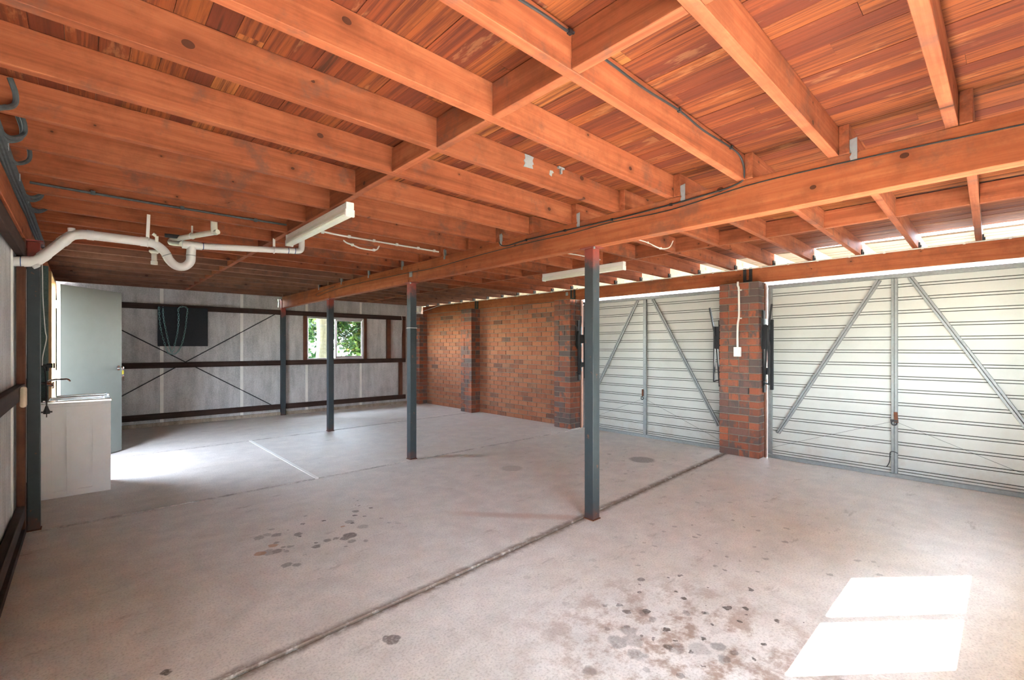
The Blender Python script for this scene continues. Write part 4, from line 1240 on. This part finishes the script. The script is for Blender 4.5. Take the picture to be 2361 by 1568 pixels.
# ------------------------------------------------------------------ outside
MB().box(-30, 5.9, -25, 70, -0.30, -0.16).build('ground', M['ground'], label='grass and earth outside the garage', cat='ground', kind='structure')
MB().box(5.9, 40, -25, 70, -0.30, -0.10).build('ground', M['drive'], label='pale driveway outside the garage doors', cat='ground', kind='structure')
MB().box(-0.42, 6.26, YN - 0.05, YF + 0.05, -0.16, -0.121).build('floor', M['drive'], label='slab edge under the garage floor', cat='floor', kind='structure')
MB().box(-0.40, 6.2, YN - 0.02, YF + 0.02, ZD + 0.021, 5.2).build('upper_storey', M['nwall'], label='upper storey of the house over the garage', cat='house', kind='structure')
MB().box(-0.6, 6.6, -0.79, -0.52, 2.46, 2.52).build('eave', M['tail'], label='eave over the window behind the viewpoint', cat='eave', kind='structure')  # unseen eave, put in to cut steep sky light but pass the sun
MB().box(-14, 1.5, -9.3, -9.1, -0.16, 2.6).box(1.5, 3.0, -9.3, -9.1, -0.16, 6.5).box(3.0, 24, -9.3, -9.1, -0.16, 6.5).build('neighbour_wall', M['nwall'], label='boundary wall behind the viewpoint', cat='wall', kind='structure')  # added out of view, heights set to hold back sky light
MB().box(-8, 5.85, -9.1, -0.56, -0.3, -0.12).build('yard', M['yard'], label='pale paved yard outside the wall behind the viewpoint', cat='ground', kind='structure')  # unseen reflector: pale paving throws sun through the near windows
MB().box(-2.5, -2.4, -4.0, 10.5, -0.16, 1.5).build('boundary_fence', M['nwall'], label='boundary fence along the side path by the open door', cat='fence', kind='structure')  # added out of view to limit the light entering the doorway
MB().prism([(-1.0, 5.3), (11.0, 5.3), (11.0, 5.5), (5.0, 8.2), (-1.0, 5.5)], 'y', -0.5, 11.4).build('house_roof', M['nwall'], label='roof of the house above the garage', cat='roof', kind='structure')  # unseen, widened so its shadow covers the window trees
MB().box(6.2, 14.5, -2.2, 14.0, 5.2, 5.28).build('verandah_roof', M['tail'], label='verandah roof high over the driveway side', cat='roof', kind='structure')  # added sun blocker: stops streaks on the floor, darkens the driveway


def tree(loc, h, r, crown_c, crown_r, n, label, leaf=0.13, seed=1):
    rr = random.Random(seed)
    t = empty('tree', loc, label, 'tree')
    L = Vector(loc)
    pts = [L + Vector((math.sin(q * 0.9) * 0.05 * q, 0.03 * q, h * q / 6)) for q in range(7)]
    MB().tube(pts, [r * (1.15 - 0.09 * q) for q in range(7)], 12).build('trunk', M['bark'], t, smooth=True)
    for q in range(4):
        a = rr.uniform(0, 6.28)
        p0 = pts[3 + q % 3]
        MB().tube([p0, p0 + Vector((math.cos(a) * 0.8, math.sin(a) * 0.8, 0.7)), p0 + Vector((math.cos(a) * 1.5, math.sin(a) * 1.5, 1.1))], [r * 0.5, r * 0.35, r * 0.15], 8).build('branch', M['bark'], t, smooth=True)
    b = MB()
    C, Rr = L + Vector(crown_c), Vector(crown_r)
    cl = [Vector((rr.gauss(0, 0.5), rr.gauss(0, 0.5), rr.gauss(0, 0.5))) for _ in range(26)]
    for q in range(n):
        u = rr.choice(cl) + Vector((rr.gauss(0, 0.16), rr.gauss(0, 0.16), rr.gauss(0, 0.16)))
        if max(abs(u.x), abs(u.y), abs(u.z)) > 1:
            continue
        p = C + Vector((u.x * Rr.x, u.y * Rr.y, u.z * Rr.z))
        if p.z < 0.1 or 10.6 > p.y > -1.2:
            continue
        d = Vector((rr.gauss(0, 1), rr.gauss(0, 1), rr.gauss(0, 1))).normalized()
        e = d.orthogonal().normalized()
        s_ = leaf * rr.uniform(0.6, 1.2)
        vs = [b.bm.verts.new(p + d * s_ * x + e * s_ * y) for x, y in ((-1, 0), (0, -0.5), (1, 0), (0, 0.5))]
        b.bm.faces.new(vs)
    lo = b.build('leaves', M['leaves'], t, kind='stuff')
    return t


tree((4.68, 12.6, -0.2), 5.2, 0.17, (-0.2, 0.9, 4.6), (1.9, 0.6, 1.1), 3500, 'thick pale trunked tree seen through the left window pane', leaf=0.10, seed=3)
tree((6.4, 13.3, -0.2), 3.4, 0.09, (-0.3, 0.0, 1.9), (1.3, 0.7, 1.3), 11000, 'bright green leafy tree filling the right window pane', leaf=0.09, seed=5)
tree((4.3, 15.6, -0.2), 3.8, 0.12, (0.3, 0.2, 2.3), (1.5, 0.5, 1.3), 8000, 'dark dense tree behind the trunk outside the window', leaf=0.13, seed=8)
tree((10.5, 19.0, -0.2), 4.6, 0.2, (0, 0.5, 3.0), (2.2, 1.0, 2.4), 6000, 'broad tree far off at the back of the yard', leaf=0.2, seed=9)
tree((2.8, -4.6, -0.2), 5.4, 0.12, (0.0, 0.6, 4.8), (1.45, 0.8, 2.5), 11000, 'leafy tree in the yard behind the viewpoint', leaf=0.12, seed=12)  # this and the next two trees are unseen, added as sky screens
tree((6.35, -5.2, -0.2), 5.6, 0.14, (0.0, 0.6, 4.6), (2.0, 0.8, 2.5), 12000, 'wide leafy tree in the yard behind the viewpoint', leaf=0.17, seed=14)
tree((10.7, -5.2, -0.2), 5.6, 0.14, (0.0, 0.6, 4.4), (2.2, 0.8, 2.3), 12000, 'leafy tree nearest the driveway in the yard behind the viewpoint', leaf=0.17, seed=15)
gw = empty('garden_wall', (7.0, 20.3, -0.2), 'low pale rendered wall seen low through the window', 'wall')
MB().box(4.6, 9.4, 20.2, 20.4, -0.2, 1.5).build('wall_body', M['render'], gw)
MB().box(4.5, 9.5, 20.14, 20.46, 1.5, 1.58).build('wall_coping', M['render'], gw)
for x in (4.6, 7.0, 9.1):
    MB().box(x, x + 0.3, 20.1, 20.2, -0.2, 1.62).build('wall_pier', M['render'], gw)
